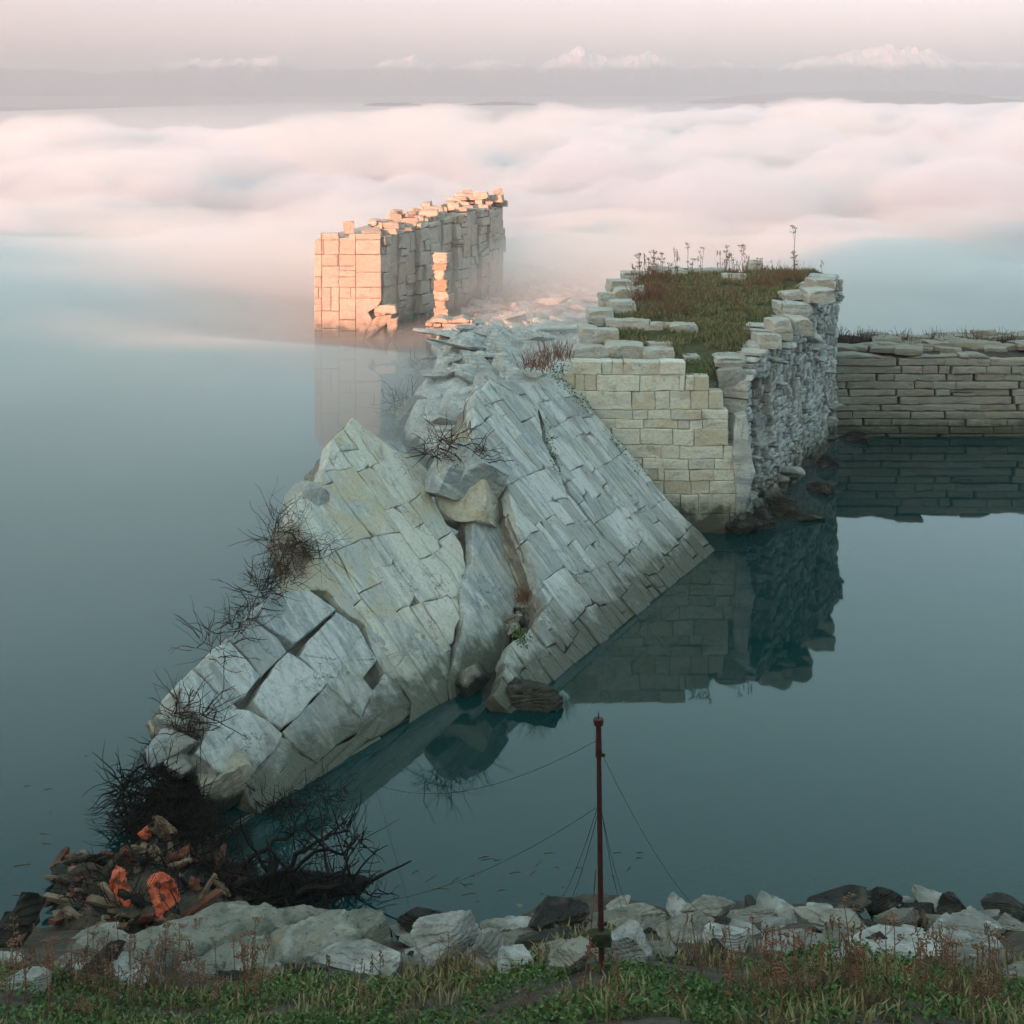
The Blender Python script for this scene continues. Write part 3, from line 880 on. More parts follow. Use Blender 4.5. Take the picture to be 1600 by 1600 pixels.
# core and turf top
nu, nv = 50, 70
vs = []
for j in range(nv):
    t = j / (nv - 1); y = 47.1 + t * 15.0
    xl = np.interp(y, [47, 52, 56, 62.5], [2.1, 3.0, 3.9, 5.4]); xr = 7.3 + (y - 47) * .45
    xr = min(xr, 13.6) - np.interp(y, [47, 49, 50.5], [1.3, .7, .15])
    for i in range(nu):
        s = i / (nu - 1)
        vs.append((xl + (xr - xl) * s, y + .0 * s, float(pier_top(y))))
vs = np.array(vs)
vs[:, 2] += .16 * fbm2(vs[:, 0] * .9, vs[:, 1] * .9, 12, 4) - .02
edge = np.minimum(np.tile(np.arange(nu), nv), nu - 1 - np.tile(np.arange(nu), nv)) / 4.0
vs[:, 2] -= .3 * np.clip(1 - edge, 0, 1)
vtop = vs.copy()
mesh_obj("turf", vs, grid(nu, nv), M['turf'], pier, smooth=True)
ring = [i for i in range(nu)] + [(j + 1) * nu - 1 for j in range(1, nv)] + [(nv - 1) * nu + i for i in range(nu - 2, -1, -1)] + [j * nu for j in range(nv - 2, 0, -1)]
rv = []; rf = []
NL = 14
for k in range(NL + 1):
    for i in ring:
        x, y, z = vs[i]
        rv.append((x, y, (z - .03) * (1 - k / NL) + -1.2 * k / NL))
rv = np.array(rv)
rv[:, 0] += .3 * fbm(rv * .9, 14, 4); rv[:, 1] += .3 * fbm(rv * .9 + 40, 15, 4) * (rv[:, 1] > 48)
n = len(ring)
for k in range(NL):
    for i in range(n):
        j = (i + 1) % n
        rf.append((k * n + i, (k + 1) * n + i, (k + 1) * n + j, k * n + j))
mesh_obj("core", rv, rf, M['broken'], pier)

# ------------------------------------------------------------------ fallen wall sections
def tilted_frame(pa, pb, dip):
    """frame on the plane that leaves the water along pa-pb and rises to the left: x runs down the dip, y along the strike"""
    a, b = on_z(*pa), on_z(*pb)
    st = (a - b); st.z = 0; st.normalize()
    hn = Vector((st.y, -st.x, 0))                   # horizontal, towards the water in front
    n = hn * math.sin(R(dip)) + Vector((0, 0, math.cos(R(dip))))
    down = hn * math.cos(R(dip)) - Vector((0, 0, math.sin(R(dip))))
    return frame(b, down, n), n
def to_local(fr, pts, n):
    inv = fr.inverted(); o = fr.translation
    out = []
    for p in pts:
        w = on_plane(p[0], p[1], o, n)
        l = inv @ w
        out.append((l.x, l.y))
    return out
# section beside the pier
f1, n1 = tilted_frame((1115, 862), (890, 1042), 45)
s1a = [(748, 612), (770, 592), (842, 640), (853, 685), (872, 745), (882, 768), (960, 850), (1040, 928), (1010, 965), (890, 1075), (830, 1140), (775, 1090), (790, 1035), (840, 975), (852, 940), (838, 890), (818, 845), (802, 800), (795, 765), (775, 735), (742, 700), (742, 655)]
s1b = [(772, 592), (800, 596), (832, 604), (848, 588), (872, 590), (886, 596), (1000, 727), (1118, 862), (1100, 915), (1042, 928), (962, 848), (884, 766), (874, 743), (856, 684), (846, 640)]
root = empty("fallen_wall_section", f1.translation)
tag(root, "broad blue-grey masonry slab with a zigzag crack, leaning against the grassy ruin", "ruin")
mb = MB(); rng = random.Random(5)
l1a = jag(to_local(f1, s1a, n1), .25, .12, 2); l1b = jag(to_local(f1, s1b, n1), .25, .10, 3)
for L_ in (l1a, l1b):
    broken_courses(mb, L_, rng, .42, 1.05, 2.1, tj=.011, gap=.006, bev=.018, depth=.35, tilt=.009, step=.16, rough=.024)
masonry(mb, [(-.12, -.3), (1.1, -.3), (1.2, 4), (1.0, 10.2), (-.12, 10.2)], rng, (.7, 1.3), (.6, 1.3), top=-.05, tj=.03, split=.2, gap=.01, bev=.03, depth=.4, tilt=.02)
mb.v = warp(mb.v, .30, .5, 3)
mb.build("facing", M['slab'], root, frame=f1)
mb = MB()
prism_body(mb, l1a, -.2, -1.2, 3, amp=.2); prism_body(mb, l1b, -.2, -1.0, 4, amp=.12)
mb.build("core", M['broken'], root, frame=f1)
# big section on the left
f2, n2 = tilted_frame((700, 1092), (420, 1265), 45)
up2 = [(556, 650), (575, 664), (600, 690), (640, 708), (676, 740), (672, 760), (690, 795), (722, 848), (726, 915), (718, 985), (705, 1050), (700, 1100), (640, 1140), (655, 1095), (600, 1050), (575, 985), (530, 955), (515, 930), (470, 935), (440, 925), (452, 905), (490, 905), (492, 868), (462, 815), (458, 792), (478, 770), (500, 758), (512, 712), (522, 690)]
low2 = {
 'A': [(390, 570), (500, 570), (600, 630), (665, 690), (610, 790), (540, 860), (490, 940), (400, 920), (330, 890), (220, 790), (300, 660)],
 'B': [(668, 702), (740, 720), (770, 790), (850, 835), (780, 930), (640, 1020), (560, 1100), (520, 1060), (484, 960), (545, 870), (615, 797)],
 'C': [(520, 515), (560, 440), (620, 350), (700, 270), (900, 420), (760, 590), (660, 660), (600, 620)],
 'D': [(672, 672), (770, 595), (905, 433), (1110, 620), (1050, 690), (960, 745), (856, 830), (770, 780)],
 'E': [(760, 290), (800, 215), (830, 190), (950, 60), (1060, 125), (1110, 220), (1160, 300), (1090, 400), (1140, 470), (1085, 600), (902, 425), (800, 320)],
 'F': [(535, 85), (560, 0), (690, -50), (800, -60), (940, 40), (725, 222), (650, 170)],
 'G': [(400, 195), (440, 140), (520, 95), (640, 185), (690, 260), (565, 385), (500, 300)],
 'H': [(298, 270), (340, 230), (400, 210), (500, 320), (560, 390), (480, 488), (400, 420), (330, 330)],
 'I': [(120, 450), (130, 420), (200, 355), (260, 400), (320, 470), (430, 540), (380, 565), (300, 650), (240, 580), (150, 520)],
 'J': [(210, 345), (310, 318), (380, 410), (470, 497), (410, 535), (340, 480), (280, 410)],
 'K': [(1105, 130), (1160, 80), (1230, 25), (1545, 290), (1545, 350), (1400, 535), (1300, 430), (1205, 368), (1165, 300)],
 'L': [(1093, 600), (1142, 470), (1205, 372), (1305, 432), (1398, 535), (1260, 640), (1130, 720), (1060, 700)],
 'M': [(850, 835), (960, 748), (1050, 695), (1110, 630), (1130, 700), (1000, 830), (800, 980), (700, 1080), (600, 1120), (640, 1030), (780, 935)],
}
root = empty("fallen_wall_section", f2.translation)
tag(root, "largest cream-and-grey masonry slab with a pointed apex, cracked into big blocks lower down", "ruin")
rng = random.Random(8)
mb = MB()
l2 = jag(to_local(f2, up2, n2), .25, .12, 7)
broken_courses(mb, l2, rng, .55, 1.5, 2.1, tj=.012, gap=.006, bev=.018, depth=.4, tilt=.009, step=.16, rough=.024)
mb.v = warp(mb.v, .34, .45, 5)
mb.build("facing", M['slab_pale'], root, frame=f2)
mb = MB()
hts = {'A': .10, 'B': -.05, 'C': .12, 'D': .0, 'E': .05, 'F': .10, 'G': -.02, 'H': -.05, 'I': .0, 'J': .06, 'K': .0, 'L': -.05, 'M': -.08}
for k_, q in low2.items():
    L_ = to_local(f2, [(240 + a * .3, 940 + b * .3) for a, b in q], n2)
    if area(L_) < 0: L_ = L_[::-1]
    L_ = jag(inset(resample(L_, .3), -.022), .2, .045, ord(k_))
    poly_block(mb, L_, rng, top=hts[k_] * .35, depth=.7, bev=.022, gap=.006, tilt=.012, rough=.028, step=.13)
masonry(mb, [(-.15, -1.6), (.9, -1.4), (1.25, 2), (1.15, 6.6), (-.15, 6.6)], rng, (1.0, 1.9), (.7, 1.5), top=-.06, tj=.04, split=.1, gap=.015, bev=.04, depth=.5, tilt=.03)
mb.build("cracked_blocks", M['slab'], root, frame=f2)
mb = MB()
prism_body(mb, l2, -.22, -1.4, 5, amp=.22)
lowout = [(240 + a * .3, 940 + b * .3) for a, b in ((560, 0), (800, -50), (960, 50), (1100, 110), (1230, 40), (1520, 280), (1400, 530), (1130, 700), (800, 980), (600, 1110), (500, 1050), (400, 900), (230, 780), (310, 640), (160, 500), (130, 430), (300, 290), (420, 160))]
prism_body(mb, jag(to_local(f2, lowout, n2), .25, .08, 9), -.42, -1.5, 6, amp=.2)
mb.build("core", M['broken'], root, frame=f2)
# wedge between the two
f3, n3 = tilted_frame((800, 1030), (708, 1092), 50)
s3 = [(742, 800), (775, 788), (800, 820), (838, 905), (812, 935), (800, 1000), (790, 1050), (705, 1100), (703, 1062), (715, 1010), (728, 960), (722, 915), (738, 860)]
root = empty("fallen_wall_section", f3.translation)
tag(root, "narrow streaked stone wedge jammed upright in the gap between the two big slabs", "ruin")
mb = MB(); rng = random.Random(4)
L_ = jag(to_local(f3, s3, n3), .2, .12, 8)
poly_block(mb, L_, rng, top=0, depth=.3, bev=.05, gap=.0, tilt=.01, rough=.03, step=.15)
mb.build("facing", M['slab'], root, frame=f3)
mb = MB(); prism_body(mb, L_, -.06, -1.6, 9, amp=.3)
mb.build("core", M['broken'], root, frame=f3)


# ------------------------------------------------------------------ loose blocks on and around the ruins
def put_mesh(name, vf, mat, mtx, smooth=False):
    v, f = vf
    o = mesh_obj(name, v, f, mat, smooth=smooth)
    o.matrix_basis = mtx
    return o
def TRS(loc, rz=0, rx=0, ry=0):
    return Matrix.Translation(Vector(loc)) @ Matrix.Rotation(rz, 4, 'Z') @ Matrix.Rotation(ry, 4, 'Y') @ Matrix.Rotation(rx, 4, 'X')
rng = random.Random(77)
# px left, px top, px right, px bottom (front face), depth m, turn, label
RIM = [
 (892, 541, 949, 566, .9, .02, "plain pale block at the left end of the front rim"),
 (947, 537, 1004, 565, 1.0, -.03, "rust-stained undercut block in the middle of the front rim"),
 (1006, 545, 1053, 567, .8, .05, "shorter pale block at the right end of the front rim course"),
 (1013, 535, 1050, 547, .5, .2, "thin stone flake lying on top of the front rim block"),
 (906, 511, 933, 543, .9, .0, "upright pale block in the second tier of the left rim"),
 (927, 514, 966, 542, .9, -.05, "squarish pale block beside the upright one in the second tier"),
 (951, 500, 1018, 517, .8, -.04, "long flat marble slab lying across the grass edge"),
 (1016, 504, 1052, 517, .6, .1, "small flat slab end to end with the long flat slab"),
 (1048, 506, 1088, 521, .7, -.1, "cracked flat slab nearest the middle of the grass"),
 (920, 484, 958, 508, 1.0, .1, "rounded block of the third tier of the left rim"),
 (955, 470, 992, 494, .9, .25, "orange-veined block of the third tier"),
 (938, 458, 960, 482, .9, .1, "narrow block standing proud of the left rim"),
 (962, 450, 1008, 470, .9, -.2, "long curved block high on the left rim"),
 (952, 438, 985, 458, .9, .2, "bulky pale block high on the left rim"),
 (972, 425, 1000, 441, .9, .1, "pale block at the far left corner of the rim"),
 (988, 425, 1018, 433, .8, 0, "thin ledge stone at the far left corner"),
 (1016, 419, 1050, 430, .8, .05, "low pale block at the left of the far rim"),
 (1050, 421, 1075, 432, .8, -.05, "second low block of the far rim"),
 (1072, 420, 1132, 429, .8, .02, "long low block in the middle of the far rim"),
 (1130, 428, 1165, 441, .7, .02, "block with jointed face in the grass near the far rim"),
 (1171, 408, 1192, 424, .7, .1, "small lone block standing up on the far rim"),
 (1268, 436, 1300, 458, 1.0, .3, "squared block at the far right corner"),
 (1262, 452, 1302, 474, 1.0, .35, "block beneath the squared corner block at the far right"),
 (1224, 456, 1262, 468, .8, .3, "tilted flat stone in the grass of the right rim"),
 (1216, 474, 1266, 496, 1.1, .35, "broad layered block of the right rim"),
 (1234, 497, 1264, 522, 1.0, .35, "square block low on the right rim"),
 (1206, 498, 1234, 532, .9, .3, "stacked cracked stone at the front of the right rim"),
 (1184, 522, 1216, 545, .8, .3, "thin stone at the front right of the grass"),
 (1118, 555, 1163, 570, 1.0, .1, "flat cap stone on the squared corner stump"),
 (1122, 568, 1163, 610, 1.0, .08, "big grey squared stone of the corner stump"),
 (1069, 555, 1093, 568, .5, .2, "small tan stone half sunk in the turf"),
]
for i, (x0, y0, x1, y1, dp, rz, lab) in enumerate(RIM):
    c = pier_pt((x0 + x1) / 2, min(y1 - 2, 586))
    d = c.y
    if lab.startswith("big grey squared"): c = on_y(1142, 612, 48.0); d = 48.0
    if lab.startswith("flat cap"): c = on_y(1140, 570, 48.2); d = 48.2
    w = (x1 - x0) / FPX * d; h = (y1 - y0) / FPX * d * .95
    o = put_mesh("marble_block", chipbox(100 + i, (w * 1.04, dp, max(h, .2)), 9, 10, .028, .2), M['block'] if i < 29 and i != 28 else M['rubble'], TRS((c.x, d + dp * .45, c.z - .06), rz * .5, rng.uniform(-.03, .03), rng.uniform(-.05, .05)))
    tag(o, lab + " of the grassy ruin", "stone block", "loose blocks on the grassy ruin")

# upright broken piece at the torn corner
rootp = empty("upright_stone", on_y(1155, 800, 46.9))
tag(rootp, "tall pointed grey stone standing upright against the torn corner of the grassy ruin", "stone")
mb = MB()
P_ = [(1150, 650), (1166, 647), (1172, 700), (1180, 738), (1172, 770), (1165, 800), (1150, 806), (1147, 760), (1146, 700)]
Lp = [on_y(a, b, 46.85) for a, b in P_]
Lp = [(q.x, q.z) for q in Lp]
poly_block(mb, jag(Lp, .2, .05, 3), random.Random(2), top=.0, depth=.5, bev=.05, gap=0, rough=.03)
mb.build("shaft", M['slab'], rootp, frame=frame((0, 46.85, 0), (1, .25, 0), (.25, -1, 0)) if False else frame((0, 46.75, 0), (1, 0, 0), (0, -1, 0)))

# dark wet rocks at the foot of the ruin
foot = [(1148, 832, 1.2, .9), (1192, 826, .8, .9), (1222, 806, .9, .8), (1250, 812, 1.0, .4), (1285, 770, 1.2, .5), (1185, 805, .7, .9), (1210, 790, .8, 1.0), (1335, 690, 1.2, .5), (1300, 730, .9, .5), (1128, 830, .8, .5)]
for i, (a, b, w, h) in enumerate(foot):
    c = on_z(a, b)
    o = put_mesh("dark_rock", rock(300 + i, (w, w * .8, h), 4, 12, .08, .1), M['boulder_dark'] if i not in (5, 6) else M['rubble'], TRS((c.x, c.y + .2, h * .18), rng.uniform(0, 6)))
    tag(o, "dark wet rock in the water at the foot of the grassy ruin", "rock", "wet rocks round the foot of the grassy ruin")

# ------------------------------------------------------------------ low sea wall on the right
sw = empty("sea_wall", (22, 61, 0))
tag(sw, "low brown-grey wall of long flat courses standing in the water on the right", "wall")
mb = MB(); rng = random.Random(31)
yS = 60.2
rows = [-.6, -.25, .08, .4, .7, 1.02, 1.3, 1.63, 1.93, 2.25, 2.55, 2.88, 3.2, 3.38]
outl = [(12.6, -.6), (34, -.6), (34, 3.15), (30, 3.32), (27.5, 3.1), (24, 3.35), (20.5, 3.15), (19, 3.38), (16.2, 3.2), (14, 3.38), (12.6, 3.3)]
masonry(mb, jag(outl, .4, .07, 3), rng, rows, (.6, 2.6), tj=.06, skip=.012, split=.12, gap=.014, bev=.03, depth=.7, tilt=.03, step=.25, rough=.02, wander=.1)
mb.build("facing", M['seawall'], sw, frame=frame((0, yS, 0), (1, 0, 0), (0, -1, 0)))
nx, ny = 120, 30
X, Y = np.meshgrid(np.linspace(12.4, 35, nx), np.linspace(yS + .25, 66, ny))
Z = 3.22 + .16 * fbm2(X * 1.2, Y * 1.2, 19, 5).reshape(X.shape) - .0 * X
Z[0, :] -= .5; Z[-1, :] = -1.5
Z[0, :] = 2.6
v = np.stack([X.ravel(), Y.ravel(), Z.ravel()], 1)
v2 = v[:nx].copy(); v2[:, 2] = -1.5
mesh_obj("core", np.concatenate([v, v2]), grid(nx, ny) + [(nx * ny + i + 1, nx * ny + i, i, i + 1)[::-1] for i in range(nx - 1)], M['soil'], sw)
flat_slabs = [chipbox(500 + i, (1.0, .6, .22), 8, 10, .03, .25) for i in range(5)]
fs_me = []
for i, (v, f) in enumerate(flat_slabs):
    o = mesh_obj("flat_stone", v, f, M['seawall']); fs_me.append(o)
    o.location = (14 + i * 3.7, 62.2, 3.22)
    tag(o, "flat loose slab lying on top of the low sea wall", "stone slab", "flat slabs on the sea wall")
for i in range(46):
    o = fs_me[i % 5].copy(); COL.objects.link(o)
    x = rng.uniform(13.6, 25.5); y = rng.uniform(60.5, 65.4)
    o.matrix_basis = TRS((x, y, 3.2 + rng.uniform(-.02, .18)), rng.uniform(-.4, .4), rng.uniform(-.06, .06), rng.uniform(-.06, .06)) @ Matrix.Diagonal((rng.uniform(.7, 2.2), rng.uniform(.8, 1.5), rng.uniform(.7, 1.4), 1))

# ------------------------------------------------------------------ far ruined wall in the fog
fw = empty("ruined_wall", (-8, 88, 0))
tag(fw, "sunlit tall ruined wall running back into the fog, its end face glowing orange", "ruin")
yT = 84.0
def pT(px, py):
    v = on_y(px, py, yT); return (v.x, v.z)
mb = MB(); rng = random.Random(41)
T1 = [pT(*q) for q in ((491, 376), (498, 375), (500, 365), (528, 364), (530, 372), (545, 372), (546, 366), (595, 365), (596, 470), (590, 480), (575, 488), (582, 500), (576, 512), (568, 534), (491, 534))]
cols = [pT(q, 0)[0] for q in (491, 503, 530, 556, 597)]
zr = [pT(0, q)[1] for q in (360, 375, 398, 416, 433, 449, 466, 486, 500, 517, 536)]
for c0, c1 in zip(cols[:-1], cols[1:]):
    sub = clip_rect(T1, c0, -2, c1, 9)
    masonry(mb, sub, rng, [q for q in zr if rng.random() < .72 or q in (zr[0], zr[-1])], (3, 6), tj=.03, split=.16, gap=.01, bev=.025, depth=.6, tilt=.01, step=.3)
for q in ([(560, 513), (590, 495), (612, 492), (612, 500), (600, 510), (575, 530), (562, 532)], [(586, 478), (600, 477), (618, 478), (620, 490), (600, 492), (584, 488)], [(603, 498), (622, 497), (621, 515), (612, 530), (606, 520)]):
    poly_block(mb, [pT(*a) for a in q], rng, top=-.05, depth=.8, bev=.05, gap=.01, rough=.03)
mb.build("end_face", M['farwall'], fw, frame=frame((0, yT, 0), (1, 0, 0), (0, -1, 0)))
B0 = Vector((-7.5, 84.3, 0)); B1 = Vector((-.35, 102.0, 0))
ub = (B1 - B0); LB = ub.length; ub.normalize(); nb = Vector((ub.y, -ub.x, 0))
mb = MB()
sideo = jag([(0, -.6), (LB, -.6), (LB, 6.1), (LB * .92, 6.5), (LB * .8, 6.45), (LB * .6, 6.3), (LB * .4, 6.15), (LB * .2, 6.0), (0, 5.9)], .5, .18, 6)
# tall narrow drilled strips: swap the axes so that rows run vertically
sw_poly = [(q[1], -q[0]) for q in sideo]
def zq(x, y):
    s = -y
    return -.45 * math.exp(-((s - 1.6) / .8) ** 2) + .35 * math.exp(-((s - 3.3) / .35) ** 2) + .3 * math.exp(-((s - 6.2) / .4) ** 2) + .25 * math.sin(s * 1.3)
masonry(mb, sw_poly, rng, (.5, 1.5), (.45, 1.5), tj=.12, zfun=zq, split=.35, gap=.014, bev=.04, depth=1.0, tilt=.06, step=.25, rough=.04)
mb.v = [(a, b, c) for (a, b), c in zip([q[:2] for q in warp(mb.v, .25, .5, 6)], [q[2] for q in mb.v])]
mb.build("side_face", M['farwall'], fw, frame=frame(B0, (0, 0, 1), nb))
mb = MB()
corep = [(-11.1, 84.5), (-7.7, 84.5), (B1.x - .3, B1.y), (B1.x - 4.0, B1.y + 1.5)]
v = []
for z in (-1.2, 5.85):
    for a, b in corep: v.append((a, b, z + (.45 * (b - 84.5) / 17.5 if z > 0 else 0)))
mb.add(v, [(3, 2, 1, 0), (4, 5, 6, 7)] + [(i, (i + 1) % 4, 4 + (i + 1) % 4, 4 + i) for i in range(4)])
mb.build("core", M['farwall'], fw)
protos = []
for i in range(5):
    v, f = chipbox(600 + i, (1.0, .8, .5), 7, 9, .03, .2)
    o = mesh_obj("marble_block", v, f, M['farwall']); protos.append(o)
for i in range(92):
    if i < 5: o = protos[i]
    else: o = protos[i % 5].copy(); COL.objects.link(o)
    t = rng.random() ** .8
    p = B0 + ub * (LB * t) - nb * rng.uniform(.3, 3.0 if t > .2 else 2.0)
    lay = 0 if i < 52 else (.34 if i < 80 else .66)
    zt = 5.83 + .5 * max(0, (p.y - 84.5)) / 17.5
    o.matrix_basis = TRS((p.x, p.y, zt + lay * (.4 + .7 * t)), rng.uniform(-.5, .5), rng.uniform(-.06, .06), rng.uniform(-.1, .1)) @ Matrix.Diagonal((rng.uniform(.4, 1.2), rng.uniform(.5, 1.0), rng.uniform(.4, 1.2), 1))
    tag(o, "rough sunlit block heaped along the top of the far ruined wall", "stone block", "blocks heaped on the far wall")
c = on_y(545, 366, 86)
o = protos[0].copy(); COL.objects.link(o); o.matrix_basis = TRS((c.x, 86, 5.9), .1) @ Matrix.Diagonal((.62, .8, 1.5, 1))
tag(o, "single squared block standing alone above the orange end face of the far wall", "stone block", "blocks heaped on the far wall")

# broken pillar and low lit wall by the far ruin
pl = empty("stone_pillar", (-4.15, 86, 1.0))
tag(pl, "slender broken pillar of stacked rust-brown stones beside the far ruined wall", "pillar")
mb = MB(); z = .9; r_ = random.Random(6)
for i in range(8):
    h = r_.uniform(.35, .72)
    v, f = chipbox(700 + i, (r_.uniform(.55, .85), .7, h), 6, 9, .04, .22)
    a = r_.uniform(-.3, .3); v = v @ np.array([[math.cos(a), math.sin(a), 0], [-math.sin(a), math.cos(a), 0], [0, 0, 1]])
    mb.add([(q[0] - 4.15 + r_.uniform(-.06, .06), q[1] + 86, q[2] + z) for q in v], f)
    z += h * .96
    if z > 4.7: break
mb.build("stacked_stones", marble("brown_pillar_stone", pale=(.5, .44, .36), blue=(.34, .26, .2), warm=(.36, .22, .14), tide=0, isl=1.2, rust=.4), pl)
lw = empty("low_wall", (-3.6, 83, 0))
tag(lw, "low broken wall of sunlit stones at the water's edge below the slender pillar", "wall")
mb = MB()
outl = [on_y(*q, 82.6) for q in ((664, 534), (664, 508), (676, 500), (690, 494), (705, 500), (722, 496), (738, 503), (745, 512), (742, 536))]
masonry(mb, jag([(q.x, q.z) for q in outl], .3, .1, 4), random.Random(7), (.22, .42), (.4, 1.3), tj=.15, gap=.02, bev=.04, depth=1.4, tilt=.15, step=.25, rough=.04)
mb.build("stones", M['farwall'], lw, frame=frame((0, 82.6, 0), (1, 0, 0), (0, -1, 0)))

# ------------------------------------------------------------------ causeway of bedrock between the ruins
def cw_left(y): return np.interp(y, [48, 56, 60, 64, 68, 76, 82, 86, 95, 110, 135, 150], [-1.5, -3.8, -5.0, -5.2, -4.6, -4.7, -4.9, -4.9, -4.2, -1.5, 4, 9])
def cw_right(y): return np.interp(y, [48, 62, 66, 90, 130, 150], [3.6, 5.2, 6.5, 10, 14, 15])
def cw_z(x, y):
    x = np.asarray(x, float).ravel(); y = np.asarray(y, float).ravel()
    w = .7 * fbm2(x * .5, y * .5, 51, 4)
    e = sstep(-.3, 1.3, x - cw_left(y) + w) * sstep(-.3, 2.0, cw_right(y) - x + w) * (1 - sstep(130, 146, y))
    h = .5 + .75 * np.exp(-((x - (cw_left(y) + 3.2)) / 2.4) ** 2) * sstep(55, 62, y) * (1 - sstep(74, 86, y)) + .55 * fbm2(x * .28, y * .28, 52, 4)
    h = h - .5 * sstep(80, 92, y)
    s = (x * .55 - y * .35) * .55 + 1.3 * fbm2(x * .35, y * .35, 53, 4) + .0
    saw = s - np.floor(s)
    s2 = (x * .9 + y * .25) * .8 + 1.2 * fbm2(x * .5, y * .5, 54, 4)
    saw2 = s2 - np.floor(s2)
    h = h + .6 * (1 - saw ** 1.5) * .9 - .2 + .24 * (1 - saw2 ** 2) + .12 * fbm2(x * 2.5, y * 2.5, 55, 4)
    return -1.4 + e * (1.4 + np.maximum(h, -.2))
nx, ny = 200, 330
X, Y = np.meshgrid(np.linspace(-8.5, 16, nx), np.concatenate([np.linspace(48, 92, 240), np.linspace(92.5, 150, 90)]))
Z = cw_z(X, Y)
tag(mesh_obj("causeway_terrain", np.stack([X.ravel(), Y.ravel(), Z], 1), grid(nx, ny), M['bedrock']), "ridge of grey layered bedrock and rubble between the two ruins", kind="structure")
pr = []
for i in range(6):
    v, f = rock(800 + i, (1.5, 1.0, .36), 4, 12, .05, .1, flat=.6)
    pr.append(mesh_obj("ridge_stone", v, f, M['bedrock']))
rng = random.Random(52)
for i in range(110):
    o = pr[i] if i < 6 else pr[i % 6].copy()
    if i >= 6: COL.objects.link(o)
    y = rng.uniform(56, 84) if i < 60 else rng.uniform(84, 125)
    x = rng.uniform(float(cw_left(y)) + .2, float(cw_right(y)) - .3)
    if y < 63 and x > 2.2: x -= 3.5
    z = float(cw_z(x, y)[0])
    o.matrix_basis = TRS((x, y, z + .08), rng.uniform(-.6, .6) + .5, rng.uniform(-.3, .1), rng.uniform(-.1, .35)) @ Matrix.Diagonal((rng.uniform(.5, 1.5), rng.uniform(.5, 1.4), rng.uniform(.5, 1.3), 1))
    tag(o, "grey broken slab strewn over the bedrock ridge between the ruins", "stone slab", "broken slabs on the bedrock ridge")
o = pr[1].copy(); COL.objects.link(o); c = on_z(862, 470, 1.0)
o.matrix_basis = TRS(c, .3) @ Matrix.Diagonal((1.7, 1.2, 1.9, 1))
tag(o, "large rounded sunlit boulder showing through the mist right of the pillar", "boulder")
v, f = rock(821, (1.7, 1.5, 1.0), 4, 10, .05); o = put_mesh("dark_boulder", (v, f), M['boulder'], TRS(on_z(640, 668) + Vector((0, .6, .3)), .4))
tag(o, "dark brown boulder in the water where the bedrock ridge meets the pointed slab", "boulder")
# stones in the gap between the big slabs
gap_rocks = [(712, 728, 1.5, .2, 'slab', "pale pointed block perched at the top of the gap between the slabs"), (735, 775, 1.5, .8, 'slab_pale', "cream squared block with a rusty side wedged between the two big slabs"),
             (765, 748, .9, .4, 'broken', "small tan block under the broken edge of the broad slab"), (690, 745, 1.0, .3, 'slab', "grey chunk at the apex slab's right shoulder"),
             (738, 712, .9, .4, 'broken', "brown stone under the dead branches at the top of the gap")]
for i, (a, b, w, rz, mt, lab) in enumerate(gap_rocks):
    p = on_plane(a, b, f3.translation + n3 * .1, n3)
    v, f = chipbox(900 + i, (w, w * .9, w * .85), 9, 12, .03, .25)
    o = put_mesh("stone_block", (v, f), M[mt], TRS(p - Vector((0, 0, w * .55)), rz + .5, rng.uniform(-.3, .3), .5))
    tag(o, lab, "stone block")
sm = []
for i in range(5):
    v, f = rock(930 + i, (.5, .34, .2), 3, 11, .06); sm.append(mesh_obj("small_stone", v, f, M['broken']))
for i in range(46):
    o = sm[i] if i < 5 else sm[i % 5].copy()
    if i >= 5: COL.objects.link(o)
    t = rng.random(); a = 805 + (848 - 805) * t + rng.uniform(-14, 14); b = 935 + 55 * rng.random()
    if i > 26: a = 795 + 50 * rng.random() - 0; b = 830 + 110 * rng.random(); a = 800 + (b - 830) * .4 + rng.uniform(-8, 8)
    p = on_plane(a, b, f3.translation + n3 * .08, n3)
    o.matrix_basis = TRS(p, rng.uniform(0, 6), rng.uniform(-.6, .6), .6) @ Matrix.Diagonal((rng.uniform(.4, 1.3),) * 3 + (1,))
    tag(o, "small broken stone caught in the gap between the wedge and the broad slab", "stone", "small stones in the gap")
v, f = rock(951, (1.25, 1.1, .85), 5, 13, .1, .08); o = put_mesh("dark_rock", (v, f), M['boulder_dark'], TRS(on_z(808, 1105) + Vector((.0, .35, .1)), .3))
tag(o, "dark wet rock with a tan crust at the lowest tip of the broad slab", "rock")
v, f = rock(952, (1.1, .9, .8), 4, 12, .08); o = put_mesh("rock", (v, f), M['broken'], TRS(on_z(738, 1080) + Vector((0, .3, .1)), 1.0))
tag(o, "tan rounded stone at the waterline below the narrow wedge", "rock")
v, f = chipbox(953, (1.0, .8, .7), 9, 12, .04, .25); o = put_mesh("stone_block", (v, f), M['broken'], TRS(on_z(352, 1262) + Vector((0, .3, .15)), .4, .2, -.3))
tag(o, "pinkish squared stone at the lower tip of the largest slab by the dark roots", "stone block")
